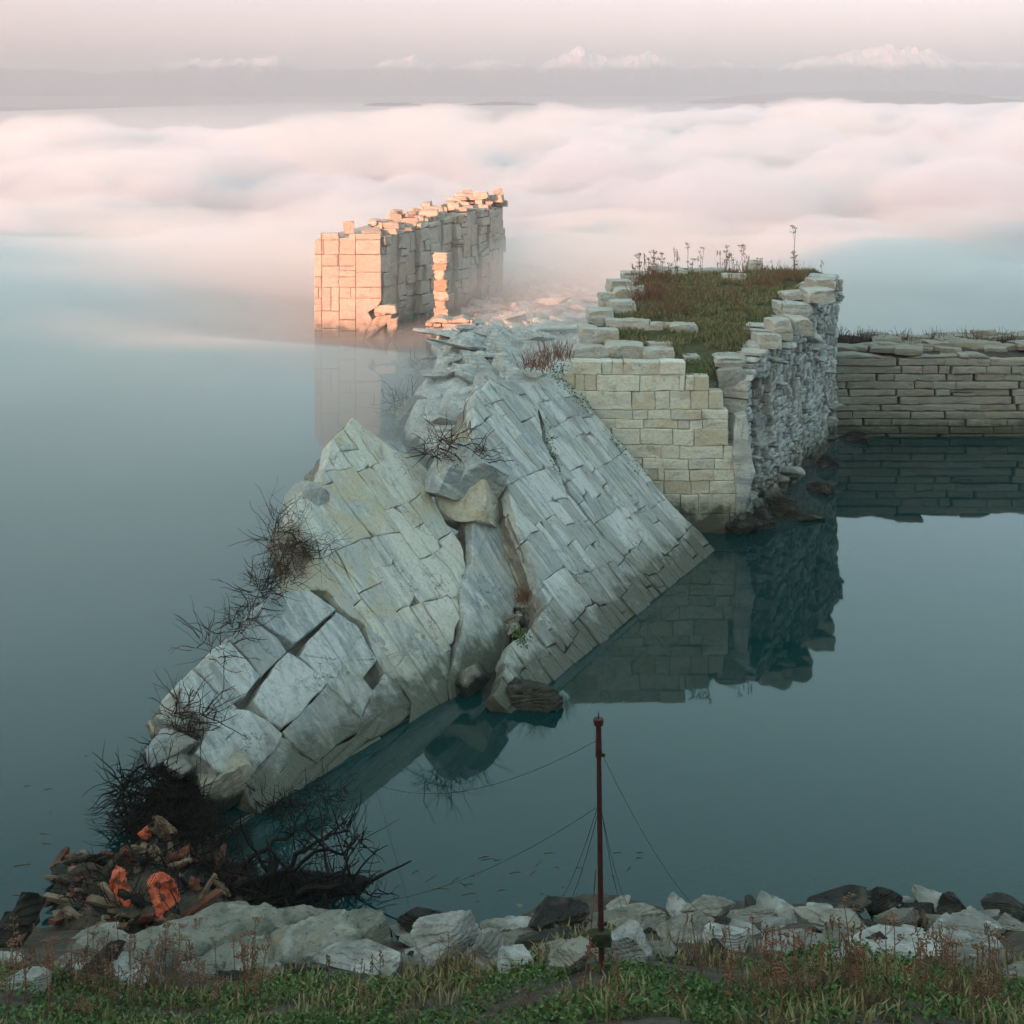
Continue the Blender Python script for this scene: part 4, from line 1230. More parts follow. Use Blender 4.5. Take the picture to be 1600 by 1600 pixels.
for i, (a, b, w) in enumerate(((262, 1165, .9), (282, 1195, .8), (472, 802, 1.2), (458, 835, .9), (290, 1125, .8))):
    p = on_plane(a, b, f2.translation - n2 * .45, n2)
    v, f = rock(960 + i, (w, w * .8, w * .7), 4, 12, .06); o = put_mesh("rock", (v, f), M['slab'] if i != 3 else M['broken'], TRS(p, i))
    tag(o, ("grey rock half hidden under the black roots", "darker rock wedged between the roots and the lowest cracked block", "pale chunk jutting from the left edge of the largest slab", "tan chunk in the dead bush on the left edge of the largest slab", "brown stone above the black roots at the slab's edge")[i], "rock")

# ------------------------------------------------------------------ shore: flat slab, boulders, log
fs_o = on_z(380, 1470, .95); fs_n = Vector((-.06, -.22, 1)).normalized()
fsf = frame(fs_o, (1, 0, .06), fs_n)
fs = [(330, 1413), (372, 1408), (420, 1409), (440, 1420), (455, 1417), (480, 1414), (500, 1421), (600, 1422), (606, 1438), (585, 1455), (560, 1475), (500, 1502), (440, 1512), (330, 1532), (200, 1524), (135, 1500), (165, 1478), (240, 1450), (300, 1430)]
Lf = to_local(fsf, fs, fs_n)
if area(Lf) < 0: Lf = Lf[::-1]
fl = empty("shore_rock", fs_o)
tag(fl, "big flat greenish-grey rock slab on the shore in front of the brushwood", "rock slab")
def relief(mb, poly, fdisp, step=.09, drop=.6, sk=.2):
    """outline filled with a fine grid whose height is real relief, with a skirt"""
    xs_ = np.arange(min(q[0] for q in poly), max(q[0] for q in poly) + step, step); ys_ = np.arange(min(q[1] for q in poly), max(q[1] for q in poly) + step, step)
    X, Y = np.meshgrid(xs_, ys_)
    px_, py_ = X.ravel(), Y.ravel()
    ins = np.zeros(px_.size, bool); dist = np.full(px_.size, 9.0)
    for i in range(len(poly)):
        (x1, y1), (x2, y2) = poly[i - 1], poly[i]
        cnd = ((y1 > py_) != (y2 > py_)) & (px_ < (x2 - x1) * (py_ - y1) / ((y2 - y1) or 1e-9) + x1)
        ins ^= cnd
        L2 = (x2 - x1) ** 2 + (y2 - y1) ** 2
        t = np.clip(((px_ - x1) * (x2 - x1) + (py_ - y1) * (y2 - y1)) / L2, 0, 1)
        dist = np.minimum(dist, np.hypot(px_ - x1 - t * (x2 - x1), py_ - y1 - t * (y2 - y1)))
    sd = np.where(ins, dist, -dist)
    z = fdisp(px_, py_) - drop * (1 - sstep(-.8 * sk, .3 * sk, sd)) 
    keep = sd > -sk
    idx = -np.ones(px_.size, int); idx[keep] = np.arange(keep.sum())
    f = [tuple(idx[list(q)]) for q in grid(len(xs_), len(ys_)) if all(idx[k] >= 0 for k in q)]
    mb.add([(a, b, c) for a, b, c in zip(px_[keep], py_[keep], z[keep])], f)
def fsd(x, y):
    s = x * .35 - y * 1.1 + .6 * fbm2(x * .9, y * .9, 61, 4); saw = s * 1.3 - np.floor(s * 1.3)
    s2 = -x * .8 - y * .5 + .7 * fbm2(x * .7, y * .7, 63, 4); w2 = s2 * .8 - np.floor(s2 * .8)
    return .08 * (1 - saw ** 6) + .06 * (1 - w2 ** 8) + .05 * fbm2(x * .9, y * .9, 62, 6) - .06
mb = MB(); relief(mb, jag(Lf, .2, .06, 4), fsd, .06, .7)
M['greenslab'] = rockmat("green_grey_slab", (.24, .235, .20), (.085, .10, .08), (.33, .32, .285), 1.2, (1, 1.4, 6), 1.0, lichen=.6)
mb.build("face", M['greenslab'], fl, frame=fsf)

BL = [  # x0, y0, x1, y1, material, label
 (637, 1436, 747, 1511, 'W', "large rounded white boulder in the middle of the shore"),
 (722, 1450, 802, 1528, 'W', "white upright boulder split beside the large rounded white one"),
 (774, 1487, 830, 1532, 'W', "small white leaning boulder between the split white boulder and the tan one"),
 (852, 1475, 926, 1528, 'B', "tan triangular boulder at the grass edge left of the rusty mast"),
 (944, 1446, 1027, 1517, 'W', "pale striped boulder just right of the rusty mast"),
 (484, 1472, 622, 1520, 'W', "flat pale slab leaning at the right of the big greenish slab"),
 (604, 1417, 681, 1460, 'D', "dark flat wet rock in the water right of the big greenish slab"),
 (818, 1418, 918, 1464, 'D', "dark mossy boulder at the waterline left of the mast"),
 (798, 1462, 914, 1490, 'D', "long dark rock below the mossy boulder left of the mast"),
 (886, 1439, 914, 1456, 'W', "small white stone on the dark rocks left of the mast"),
 (943, 1438, 971, 1457, 'B', "small tan stone behind the foot of the mast"),
 (955, 1418, 1049, 1449, 'B', "flat grey-brown boulder at the waterline right of the mast"),
 (1010, 1434, 1116, 1479, 'B', "broad brown slab behind the striped boulder"),
 (1060, 1407, 1152, 1438, 'B', "flat layered rock where the long guy wire meets the shore"),
 (1152, 1418, 1212, 1443, 'B', "low brown rock right of the flat layered one"),
 (1208, 1425, 1249, 1446, 'B', "small angular brown rock under the dark twin rocks"),
 (1185, 1435, 1238, 1454, 'W', "tapering pale stone in front of the low brown rocks"),
 (1112, 1444, 1186, 1492, 'W', "broad white slab with a dark undercut on the right shore"),
 (1170, 1462, 1276, 1500, 'W', "long grey-white slab low on the right shore"),
 (1250, 1419, 1368, 1476, 'B', "largest grey-brown boulder with a slanting face on the right shore"),
 (1268, 1414, 1318, 1440, 'W', "pale stone leaning on the back of the largest brown boulder"),
 (1366, 1419, 1444, 1462, 'B', "wedge-shaped brown boulder right of the largest one"),
 (1250, 1388, 1351, 1436, 'D', "dark hunched rock at the waterline, left of the dark twin"),
 (1347, 1384, 1411, 1424, 'D', "dark pointed rock at the waterline, right of the dark twin"),
 (1460, 1397, 1516, 1432, 'D', "dark slanting flake of rock alone at the waterline"),
 (1534, 1401, 1608, 1430, 'D', "dark flat rock at the waterline by the right edge"),
 (1452, 1432, 1580, 1482, 'W', "long pale layered slab tilted on the right shore"),
 (1411, 1449, 1458, 1472, 'W', "small pale rounded stone left of the tilted layered slab"),
 (1467, 1457, 1534, 1488, 'W', "smooth pale stone below the tilted layered slab"),
 (1549, 1432, 1612, 1464, 'B', "tan boulder behind the tilted layered slab"),
 (1294, 1462, 1448, 1508, 'W', "wide pale slab half hidden by red stalks"),
 (1556, 1500, 1640, 1548, 'B', "big smooth slab at the right edge of the grass"),
 (1275, 1490, 1347, 1512, 'W', "thin white flake below the largest brown boulder"),
 (-6, 1490, 40, 1514, 'W', "pale stone at the foot of the dark log"),
 (4, 1508, 46, 1536, 'D', "dark mossy stone below the log"),
 (-10, 1522, 78, 1564, 'W', "pale boulder among the stalks at the left edge"),
 (86, 1498, 262, 1540, 'W', "long pale slab under the big greenish slab on the left"),
 (184, 1430, 252, 1462, 'W', "smooth pale stone at the left end of the greenish slab"),
 (146, 1438, 190, 1470, 'B', "brown stone at the left end of the debris"),
 (410, 1503, 444, 1526, 'W', "small bright white stone below the greenish slab"),
 (1400, 1410, 1465, 1436, 'D', "dark low rock between the twin rocks and the lone flake"),
 (1040, 1490, 1110, 1512, 'B', "half-buried brown stone among the dark stems right of the mast"),
]
BM = {'W': 'boulder_white', 'B': 'boulder', 'D': 'boulder_dark'}
for i, (x0, y0, x1, y1, k_, lab) in enumerate(BL):
    c = bank_pt((x0 + x1) / 2, y1)
    if c.z < 0: c = on_z((x0 + x1) / 2, y1, 0)
    d = c.y
    w = (x1 - x0) / FPX * d; ah = (y1 - y0) / FPX * d
    dep = max(w * .65, ah * .5)
    dep = min(dep, 1.5 * ah)
    h = max((ah - dep * .45) / .85, ah * .5)
    st = .14 if k_ != 'W' else .09
    v, f = rock(1000 + i, (w * 1.25, dep * 1.3, h * 1.5), 5, 10, .05, st, flat=.72, hmin=.55)
    v[:, 2] = np.maximum(v[:, 2], -h * .6)
    # scale to the wanted width and height exactly
    v[:, 0] *= w / np.ptp(v[:, 0]); v[:, 2] *= h * 1.15 / np.ptp(v[:, 2]); v[:, 1] *= dep * 1.35 / np.ptp(v[:, 1])
    o = put_mesh("boulder" if k_ != 'D' else "dark_rock", (v, f), M[BM[k_]], TRS((c.x * (1 + dep * .4 / d), d + dep * .45, c.z + h * .42), 0, rng.uniform(-.08, .08), rng.uniform(-.1, .1)))
    tag(o, lab, "boulder" if k_ != 'D' else "rock")
# smaller stones between them
sp = []
for i in range(8):
    v, f = rock(1100 + i, (.42, .32, .2), 4, 13, .07, .1)
    sp.append(mesh_obj("shore_stone", v, f, M[('boulder', 'boulder_white', 'boulder', 'boulder_dark')[i % 4]]))
SL = ("grey-brown stone between the boulders of the shore", "whitish stone between the boulders of the shore", "grey-brown stone between the boulders of the shore", "dark stone between the boulders of the shore")
for i in range(230):
    o = sp[i] if i < 8 else sp[i % 8].copy()
    if i >= 8: COL.objects.link(o)
    px = rng.uniform(560, 1640) if i % 5 else rng.uniform(-20, 600); py = rng.uniform(1425, 1515)
    if px < 560: py = rng.uniform(1500, 1545) if i % 2 else rng.uniform(1460, 1540)
    if px < 560 and i % 2 == 0: px = rng.uniform(20, 260)
    if 560 < px < 810: py = max(py, 1462)
    if px > 1200: py = max(py, 1436)
    c = bank_pt(px, py)
    s = rng.uniform(.4, 1.5) ** 1.2
    o.matrix_basis = TRS((c.x, c.y, max(c.z, -.05) + .03), rng.uniform(0, 6.3), rng.uniform(-.3, .3), rng.uniform(-.3, .3)) @ Matrix.Diagonal((s * rng.uniform(.8, 1.5), s, s * rng.uniform(.7, 1.2), 1))
    tag(o, SL[i % 4], "stone", "stones between the boulders of the shore")

lg = empty("driftwood_log", on_z(5, 1500, .3))
tag(lg, "thick dark weathered log rising from the water at the left edge", "log")
mb = MB()
pa, pb = on_z(-12, 1512, .35), on_z(50, 1398, .0); pb = on_y(52, 1400, pa.y + .7)
d_ = (pb - pa)
for k, (off, rr, tt) in enumerate(((0, .24, 1.0), (-.17, .13, .72), (.12, .15, .94))):
    pts = [pa + d_ * (t * tt) + Vector((off + .03 * math.sin(t * 9 + k), .05 * k, .03 * math.sin(t * 7))) for t in np.linspace(0, 1, 14)]
    tube(mb, pts, rr * 1.15, rr * .75, 14)
v = np.array(mb.v); v += np.stack([fbm(v * [9, 9, 2], 71, 4), fbm(v * [9, 9, 2] + 9, 72, 4), fbm(v * [9, 9, 2] + 19, 73, 4) * .3], 1) * .09
mb.v = [tuple(q) for q in v]
mb.build("trunk", M['darkwood'], lg)

# ------------------------------------------------------------------ brushwood, roots, dead bushes
def twigs(mb, c, rad, n, length, r, rng, up=.2, curl=.5, outward=.6, seg=6, mi=0, sides=4):
    for _ in range(n):
        while True:
            u = Vector((rng.uniform(-1, 1), rng.uniform(-1, 1), rng.uniform(-1, 1)))
            if u.length < 1: break
        p = Vector(c) + Vector((u.x * rad[0], u.y * rad[1], u.z * rad[2]))
        d = (Vector((rng.gauss(0, 1), rng.gauss(0, 1), rng.gauss(0, .8))).normalized() + u * outward + Vector((0, 0, up))).normalized()
        L_ = length * rng.uniform(.4, 1.3); pts = [p]
        for k in range(seg):
            d = (d + Vector((rng.gauss(0, 1), rng.gauss(0, 1), rng.gauss(0, 1))) * curl * .35).normalized()
            p = p + d * (L_ / seg); pts.append(p)
        rr = r * rng.uniform(.6, 1.5)
        tube(mb, pts, rr, rr * .35, sides, mi)
        if rng.random() < .5:
            b = pts[rng.randint(2, seg - 1)]; dd = (d + Vector((rng.gauss(0, .7), rng.gauss(0, .7), rng.gauss(0, .7)))).normalized()
            tube(mb, [b, b + dd * L_ * .2 + Vector((0, 0, .02)), b + dd * L_ * .4], rr * .6, rr * .25, 3, mi)
rng = random.Random(91)
def brush(name, label, clumps, mat, cat="brushwood"):
    mb = MB()
    for (c, rad, n, ln, r, up, out) in clumps: twigs(mb, c, rad, n, ln, r, rng, up, .6, out)
    o = mb.build(name, mat)
    return tag(o, label, cat)
def on2(a, b, off=.2): return on_plane(a, b, f2.translation + n2 * off, n2)
brush("dead_bush", "brown dead bush sprawling over the left edge of the largest slab", [(on2(455, 850, .0), (.45, .5, .7), 110, 1.0, .007, .15, .2), (on2(440, 893, 0), (.35, .4, .5), 90, .8, .007, .1, .3), (on2(500, 860), (.6, .4, .25), 36, 1.2, .006, .0, .2), (on2(430, 830, .2), (.2, .3, .5), 22, 1.0, .008, .9, .2)], M['twig_brown'], "bush")
brush("dead_bush", "thin brown twigs fringing the slab edge below the sprawling dead bush", [(on2(405, 925, 0), (.4, .5, .4), 80, .7, .010, .2, .8), (on2(375, 970, 0), (.35, .4, .3), 60, .6, .009, .2, .8), (on2(335, 1010, 0), (.5, .5, .3), 40, .8, .009, .2, .9)], M['twig_brown'], "bush")
brush("dead_bush", "brown twig tuft on the slab edge just above the black roots", [(on2(300, 1120, 0), (.5, .4, .5), 110, .8, .010, .1, .5)], M['twig_brown'], "bush")
mb = MB()
rc = on_z(255, 1245, .5)
v, f = rock(1200, (1.7, 2.1, .8), 4, 12, .2); mb.add([tuple(q + np.array(rc) + np.array([.1, .1, -.35])) for q in v], f)
for (a, b, z, rx, ry, rz_, n, ln, out) in ((245, 1235, .55, .7, .8, .4, 300, .6, .5), (285, 1265, .35, .6, .6, .25, 190, .6, .4), (225, 1280, .35, .55, .6, .35, 220, .6, .7), (330, 1300, .15, .6, .5, .12, 130, .5, .3), (262, 1190, .7, .5, .5, .3, 130, .6, .5), (195, 1240, .45, .22, .5, .35, 80, .7, 1.2), (285, 1312, .15, .8, .5, .15, 130, .5, .4)):
    twigs(mb, on_z(a, b, z), (rx, ry, rz_), n, ln, .011, rng, .0, .6, out)
tag(mb.build("root_mass", M['twig']), "black tangled mass of roots at the lower end of the largest slab", "roots")
mb = MB()
for (a, b, n) in ((350, 1370, 110), (430, 1386, 130), (490, 1390, 90), (400, 1402, 90), (310, 1352, 110), (525, 1385, 36)):
    twigs(mb, on_z(a, b, .1), (.75, .45, .10), n, .62, .009, rng, .03, .7, .35)
    twigs(mb, on_z(a, b, .12), (.6, .5, .12), n // 8, 1.2, .026, rng, .02, .4, .2)
    v, f = rock(1210 + n, (1.6, 1.0, .26), 4, 14, .25); c = on_z(a, b, -.04); mb.add([tuple(q + np.array(c)) for q in v], f)
for (a, b, h_) in ((360, 1330, .5), (420, 1335, .75), (455, 1330, .9), (500, 1340, .6), (540, 1345, .8), (385, 1325, .4), (470, 1345, .6)):
    p = on_z(a, b, .1); d = Vector((rng.uniform(-.1, .5), 0, 1)); pts = [p + d * (h_ * t) + Vector((.12 * math.sin(t * 4 + a), .05, 0)) for t in np.linspace(0, 1, 8)]
    tube(mb, pts, .016, .006, 4)
    twigs(mb, pts[6], (.04, .04, .06), 7, .35, .006, rng, .4, .6, .5)
for (a, b, a2, b2) in ((400, 1385, 552, 1322), (470, 1400, 568, 1388), (440, 1360, 530, 1300), (380, 1350, 470, 1300)):
    p, q = on_z(a, b, .2), on_y(a2, b2, on_z(a, b, .2).y + .3); pts = [p.lerp(q, t) + Vector((rng.gauss(0, .05), 0, rng.gauss(0, .05) + .12 * math.sin(t * 3))) for t in np.linspace(0, 1, 9)]
    tube(mb, pts, .05, .02, 6)
    twigs(mb, q, (.25, .2, .15), 26, .6, .011, rng, .3, .6, .7)
tag(mb.build("brushwood_heap", M['twig']), "low black heap of driftwood branches floating right of the orange sheets", "brushwood")
brush("root_strand", "thin black roots hanging along the waterline of the largest slab", [(on_z(470, 1235, .05), (.9, .7, .12), 90, .5, .010, -.1, .4), (on_z(430, 1262, .05), (.5, .4, .12), 90, .5, .010, -.1, .4)], M['twig'], "roots")
brush("dead_branch", "brown fallen branches lying over the top of the gap between the slabs", [(on_plane(690, 700, f3.translation + n3 * .4, n3), (.6, .6, .3), 60, 1.0, .012, .1, .5), (on_plane(735, 715, f3.translation + n3 * .5, n3), (.6, .5, .3), 60, .9, .011, .1, .4)], M['twig_brown'], "branch")
brush("dead_bush", "grey-brown bush at the water's edge left of the bedrock ridge", [(on_z(632, 640, .5), (.7, .9, .5), 120, 1.0, .018, .2, .6), (on_z(655, 580, .4), (.4, 1.8, .4), 80, .8, .016, .2, .5)], M['twig_brown'], "bush")
# orange sheets and debris
def torn(name, pts, mat, label, lean=.75, cr=.05, seed=1, thick=.05):
    q = [(80 + a * .3125, 1240 + b * .3125) for a, b in pts]
    cx = sum(a for a, b in q) / len(q); cb = max(b for a, b in q)
    o = on_z(cx, cb, .3); n = Vector((rng.uniform(-.25, .25), -lean, .6)).normalized()
    f = frame(o, (1, 0, 0) - n * n.x if False else (Vector((1, 0, 0)) - n * n.x), n)
    L_ = to_local(f, q, n)
    if area(L_) < 0: L_ = L_[::-1]
    def fd(x, y):
        r = fbm2(x * 3.5, y * 3.5, seed, 3)
        return cr * (1 - 2 * np.abs(r)) * 2.6 + cr * .6 * fbm2(x * 9, y * 9, seed + 5, 3)
    mb = MB(); relief(mb, jag(L_, .05, .035, seed, 4.0), fd, .02, thick, .022)
    return tag(mb.build(name, mat, frame=f), label, "sheet")
ORL = [(315, 385), (340, 365), (388, 400), (385, 480), (382, 505), (425, 565), (415, 582), (370, 560), (330, 525), (300, 490), (300, 440)]
ORR = [(500, 410), (560, 398), (610, 440), (640, 490), (643, 540), (590, 585), (540, 605), (510, 560), (485, 500), (478, 440)]
torn("weathered_sheet", ORL, M['orange'], "narrow torn orange sheet leaning at the left of the debris", .8, .06, 11)
torn("weathered_sheet", ORR, M['orange'], "large bright orange torn sheet leaning in the middle of the debris", .8, .06, 12)
torn("weathered_sheet", [(435, 205), (475, 160), (505, 210), (480, 235), (450, 230)], M['orange'], "small orange scrap high in the black roots", .8, .04, 13)
torn("weathered_sheet", [(485, 165), (520, 132), (580, 138), (625, 180), (655, 215), (600, 225), (540, 220), (505, 205)], M['driftwood'], "crumpled grey sheet on top of the roots", .6, .12, 14)
torn("weathered_sheet", [(685, 455), (705, 412), (742, 430), (748, 485), (720, 505)], M['redbrown'], "dull red scrap in the dark right of the large orange sheet", .8, .05, 15)
torn("weathered_sheet", [(575, 320), (695, 255), (690, 300), (640, 330), (590, 352)], M['redbrown'], "splintered reddish board jutting right from the roots", .5, .04, 16)
torn("weathered_sheet", [(590, 362), (695, 318), (700, 345), (640, 372), (600, 380)], M['driftwood'], "pale splintered board below the reddish one", .5, .04, 17)
torn("weathered_sheet", [(345, 290), (380, 260), (410, 330), (440, 350), (400, 345), (360, 340)], M['redbrown'], "red-brown sheet in the roots above the narrow orange one", .8, .06, 18)
torn("weathered_sheet", [(525, 575), (560, 590), (570, 625), (545, 635), (525, 610)], M['orange'], "scrap of orange under the large orange sheet", .8, .03, 19)
mb = MB()
for (a, b) in ((150, 1372), (200, 1350), (240, 1345), (290, 1375), (330, 1370), (180, 1420), (120, 1390), (300, 1330)):
    twigs(mb, on_z(a, b, .3), (.4, .3, .12), 26, .6, .009, rng, .05, .6, .3)
for k in range(16):
    a = rng.uniform(300, 660); p = on_z(80 + a * .3125, 1240 + rng.uniform(560, 640) * .3125, .25) + Vector((0, -.12, .05))
    d = Vector((rng.gauss(0, .5), .15, 1)).normalized(); h_ = rng.uniform(.3, .8)
    tube(mb, [p + d * (h_ * t) + Vector((.06 * math.sin(t * 5 + k), -.02 * math.sin(t * 3), 0)) for t in np.linspace(0, 1, 8)], .008, .004, 4)
tag(mb.build("loose_twigs", M['twig']), "dark twigs tangled over the debris and the orange sheets", "twigs", kind="stuff")
dbm = []
for i in range(9):
    if i % 3 == 0: v, f = chipbox(1300 + i, (.62, .10, .06), 6, 8, .03, .2)
    else: v, f = rock(1300 + i, (.34, .24, .14), 3, 11, .08)
    dbm.append(mesh_obj("driftwood_piece" if i % 3 == 0 else "debris_stone", v, f, M[('driftwood', 'redbrown', 'debris_stone', 'darkwood', 'debris_stone', 'driftwood', 'redbrown', 'boulder_dark', 'debris_stone')[i]]))
DL = ["grey plank splinter in the debris heap", "reddish stone in the debris heap", "brown stone in the debris heap", "black plank splinter in the debris heap", "rough brown stone in the debris heap", "pale tan lump in the debris heap", "reddish splinter in the debris heap", "dark stone in the debris heap", "flat brown stone in the debris heap"]
for i in range(180):
    k = i % 9
    o = dbm[i] if i < 9 else dbm[k].copy()
    if i >= 9: COL.objects.link(o)
    t = rng.random()
    px = rng.gauss(200, 70); py = rng.uniform(1340, 1465)
    px = max(105 + (1440 - py) * -.1, min(390, px))
    while (158 < px < 218 and 1355 < py < 1424) or (222 < px < 292 and 1352 < py < 1430): px = rng.uniform(110, 380); py = rng.uniform(1340, 1465)
    c = on_z(px, py, .05)
    hgt = .35 * math.exp(-((px - 240) / 90) ** 2)
    s = rng.uniform(.6, 1.4)
    o.matrix_basis = TRS((c.x, c.y, .03 + hgt * rng.random()), rng.uniform(0, 6.3), rng.uniform(-.5, .5), rng.uniform(-.5, .5)) @ Matrix.Diagonal((s * rng.uniform(.8, 1.5), s, s, 1))
    tag(o, DL[k] + " below the black roots", "driftwood" if k % 3 == 0 else "stone", "debris heaped below the black roots")
mb = MB()
for i, (a, b, w) in enumerate(((150, 1400, 1.5), (220, 1400, 1.6), (300, 1400, 1.5), (180, 1440, 1.2), (260, 1440, 1.4), (230, 1350, 1.5))):
    v, f = rock(1350 + i, (w, w, .35), 3, 9, .12); c = on_z(a, b, -.05); mb.add([tuple(q + np.array(c)) for q in v], f)
tag(mb.build("debris_mound", M['soil']), "dark earth under the debris", kind="structure")
lf = [(131, 1470, 165, 1438, .07, "bleached pale plank end pointing out of the left side of the debris"), (310, 1412, 336, 1365, .06, "bleached forked plank standing against the greenish slab"), (355, 1400, 332, 1370, .07, "tan driftwood stump leaning on the forked plank"), (95, 1352, 150, 1337, .05, "dark plank jutting left over the water from the debris")]
for i, (a, b, a2, b2, r, lab) in enumerate(lf):
    p = on_z(a, b, .15); q = on_y(a2, b2, p.y + .1); mb = MB()
    tube(mb, [p.lerp(q, t) + Vector((rng.gauss(0, .012), 0, rng.gauss(0, .012))) for t in np.linspace(-.2, 1, 8)], r * 1.1, r * .7, 6)
    tag(mb.build("driftwood_plank", M['driftwood'] if i < 3 else M['darkwood']), lab, "driftwood")

# ------------------------------------------------------------------ rusty mast
mp_ = bank_pt(940, 1527)
mast = empty("mast", mp_)
tag(mast, "slender rusty red mast with guy wires standing at the edge of the grass", "mast")
mtop = on_y(935, 1121, mp_.y)
ax = (mtop - mp_)
def mpt(t): return mp_ + ax * t
mb = MB(); tube(mb, [mpt(-.05), mpt(.2), mpt(.5), mpt(.86)], .039, .031, 16); mb.build("pole", M['rust'], mast, smooth=False)
mb = MB(); tube(mb, [mpt(.855), mpt(.875), mpt(.90), mpt(.955), mpt(.975)], .044, .033, 16); tube(mb, [mpt(.972), mpt(.995)], .062, .066, 16); tube(mb, [mpt(.99), mpt(1.02)], .012, .006, 6)
mb.build("mast_cap", M['rust'], mast)
for t in (.85, .20):
    mb = MB(); tube(mb, [mpt(t), mpt(t + .012)], .045, .045, 14)
    v, f = chipbox(int(t * 1000), (.05, .04, .04), 3, 3, .01, .1); c = mpt(t); mb.add([(q[0] + c.x + .05, q[1] + c.y, q[2] + c.z) for q in v], f)
    mb.build("clamp", M['rust'], mast)
mb = MB(); v, f = chipbox(55, (.26, .16, .17), 7, 8, .03, .15); c = mpt(.135); mb.add([(q[0] + c.x - .01, q[1] + c.y - .02, q[2] + c.z - .02) for q in v], f)
mb.build("timber_bracket", M['bracket'], mast)
W = [((.915), on_z(588, 1226, .05)), ((.66), on_z(560, 1412, .2)), ((.68), bank_pt(858, 1428)), ((.66), bank_pt(876, 1434)), ((.70), bank_pt(976, 1428)), ((.68), bank_pt(988, 1426)), ((.885), bank_pt(1108, 1440))]
for t, e in W:
    a = mpt(t); mb = MB(); L_ = (e - a).length
    sag = .03 * L_ if L_ > 6 else .008 * L_
    tube(mb, [a.lerp(e, k) - Vector((0, 0, sag * 4 * k * (1 - k))) for k in np.linspace(0, 1, 14)], .0038, .0038, 4)
    mb.build("guy_wire", M['wire'], mast)
mb = MB(); a = mpt(.42) + Vector((-.06, -.04, 0))
tube(mb, [a, a + Vector((-.03, 0, -.4)), a + Vector((-.06, 0, -.75)), a + Vector((-.05, 0, -.95))], .007, .011, 5); mb.build("rope", M['stalk'], mast)

# ------------------------------------------------------------------ grass and dry stalks
def leaves(name, P, size, mat, label, kind="stuff", flat=.5, blade=False, seed=1):
    rs = np.random.RandomState(seed)
    n = len(P)
    az = rs.uniform(0, 2 * math.pi, n); s = size * rs.uniform(.5, 1.5, n)
    if blade:
        ln = s; w = s * .07
        tx = np.cos(az) * rs.uniform(.1, .7, n); ty = np.sin(az) * rs.uniform(.1, .7, n)
        a = P + np.stack([-np.sin(az) * w, np.cos(az) * w, 0 * az], 1); b = P - np.stack([-np.sin(az) * w, np.cos(az) * w, 0 * az], 1)
        m = P + np.stack([tx * ln * .35, ty * ln * .35, ln * .6], 1)
        m1 = m + np.stack([-np.sin(az) * w, np.cos(az) * w, 0 * az], 1) * .7; m2 = m - np.stack([-np.sin(az) * w, np.cos(az) * w, 0 * az], 1) * .7
        c = P + np.stack([tx * ln, ty * ln, ln * .9], 1)
        v = np.stack([a, b, m2, m1, c], 1).reshape(-1, 3)
        f = [q for i in range(n) for q in ((5 * i, 5 * i + 1, 5 * i + 2, 5 * i + 3), (5 * i + 3, 5 * i + 2, 5 * i + 4))]
    else:
        el = rs.normal(0, flat, n)
        dx = np.stack([np.cos(az) * np.cos(el), np.sin(az) * np.cos(el), np.sin(el)], 1)
        r2 = rs.normal(size=(n, 3)); r2[:, 2] *= .4; sd = np.cross(dx, r2); sd = np.cross(sd, dx) if False else sd / np.linalg.norm(sd, axis=1, keepdims=True)
        hs = s[:, None]
        v = np.stack([P, P + dx * hs * .55 + sd * hs * .33, P + dx * hs * 1.1, P + dx * hs * .55 - sd * hs * .33], 1).reshape(-1, 3)
        f = [(4 * i, 4 * i + 1, 4 * i + 2, 4 * i + 3) for i in range(n)]
    return tag(mesh_obj(name, v, f, mat), label, kind=kind)
rs = np.random.RandomState(3)
n = 95000
x = rs.uniform(-8.2, 8.2, n); y = rs.uniform(15.6, 21.3, n)
edge_y = 20.35 + .35 * fbm2(x * .8, x * 0, 5, 4)
msk = fbm2(x * 1.1, y * 1.1, 6, 4) + .35 - .9 * np.clip((y - edge_y + .5), 0, 2)
keep = msk > .14
x, y, m_ = x[keep], y[keep], msk[keep]
z = bank_z(x, y) + .04 + rs.uniform(0, 1, x.size) ** 2 * (.10 + .22 * np.clip(m_, 0, .6))
leaves("grass", np.stack([x, y, z], 1), .052, M['leaf'], "low green leafy ground cover on the bank", seed=4)
n = 14000
x = rs.uniform(-8.2, 8.2, n); y = rs.uniform(15.6, 21.6, n)
k = fbm2(x * .9, y * .9, 16, 3) > -.05
x, y = x[k], y[k]
leaves("grass", np.stack([x, y, bank_z(x, y) + .03], 1), .2, M['leaf_dull'], "thin grass blades among the ground cover", blade=True, seed=5)
# turf on the ruin
n = 60000
u = rs.uniform(0, 1, n); t = rs.uniform(0, 1, n)
iu = np.clip((u * (nu - 1)).astype(int), 0, nu - 2); iv = np.clip((t * (nv - 1)).astype(int), 0, nv - 2)
P = vtop[iv * nu + iu] + (vtop[(iv + 1) * nu + iu + 1] - vtop[iv * nu + iu]) * rs.uniform(0, 1, (n, 1))
ok = (fbm2(P[:, 0] * .8, P[:, 1] * .8, 7, 4) > -.22) & (u > .03) & (u < .96)
P = P[ok]
leaves("grass", P - np.array([0, 0, .02]), .17, M['leaf_dull'], "olive turf covering the top of the grassy ruin", blade=True, seed=6)
q = rs.choice(len(P), 15000)
leaves("grass", P[q] + np.array([0, 0, .03]), .09, M['leaf'], "green weeds in the turf of the grassy ruin", seed=7)
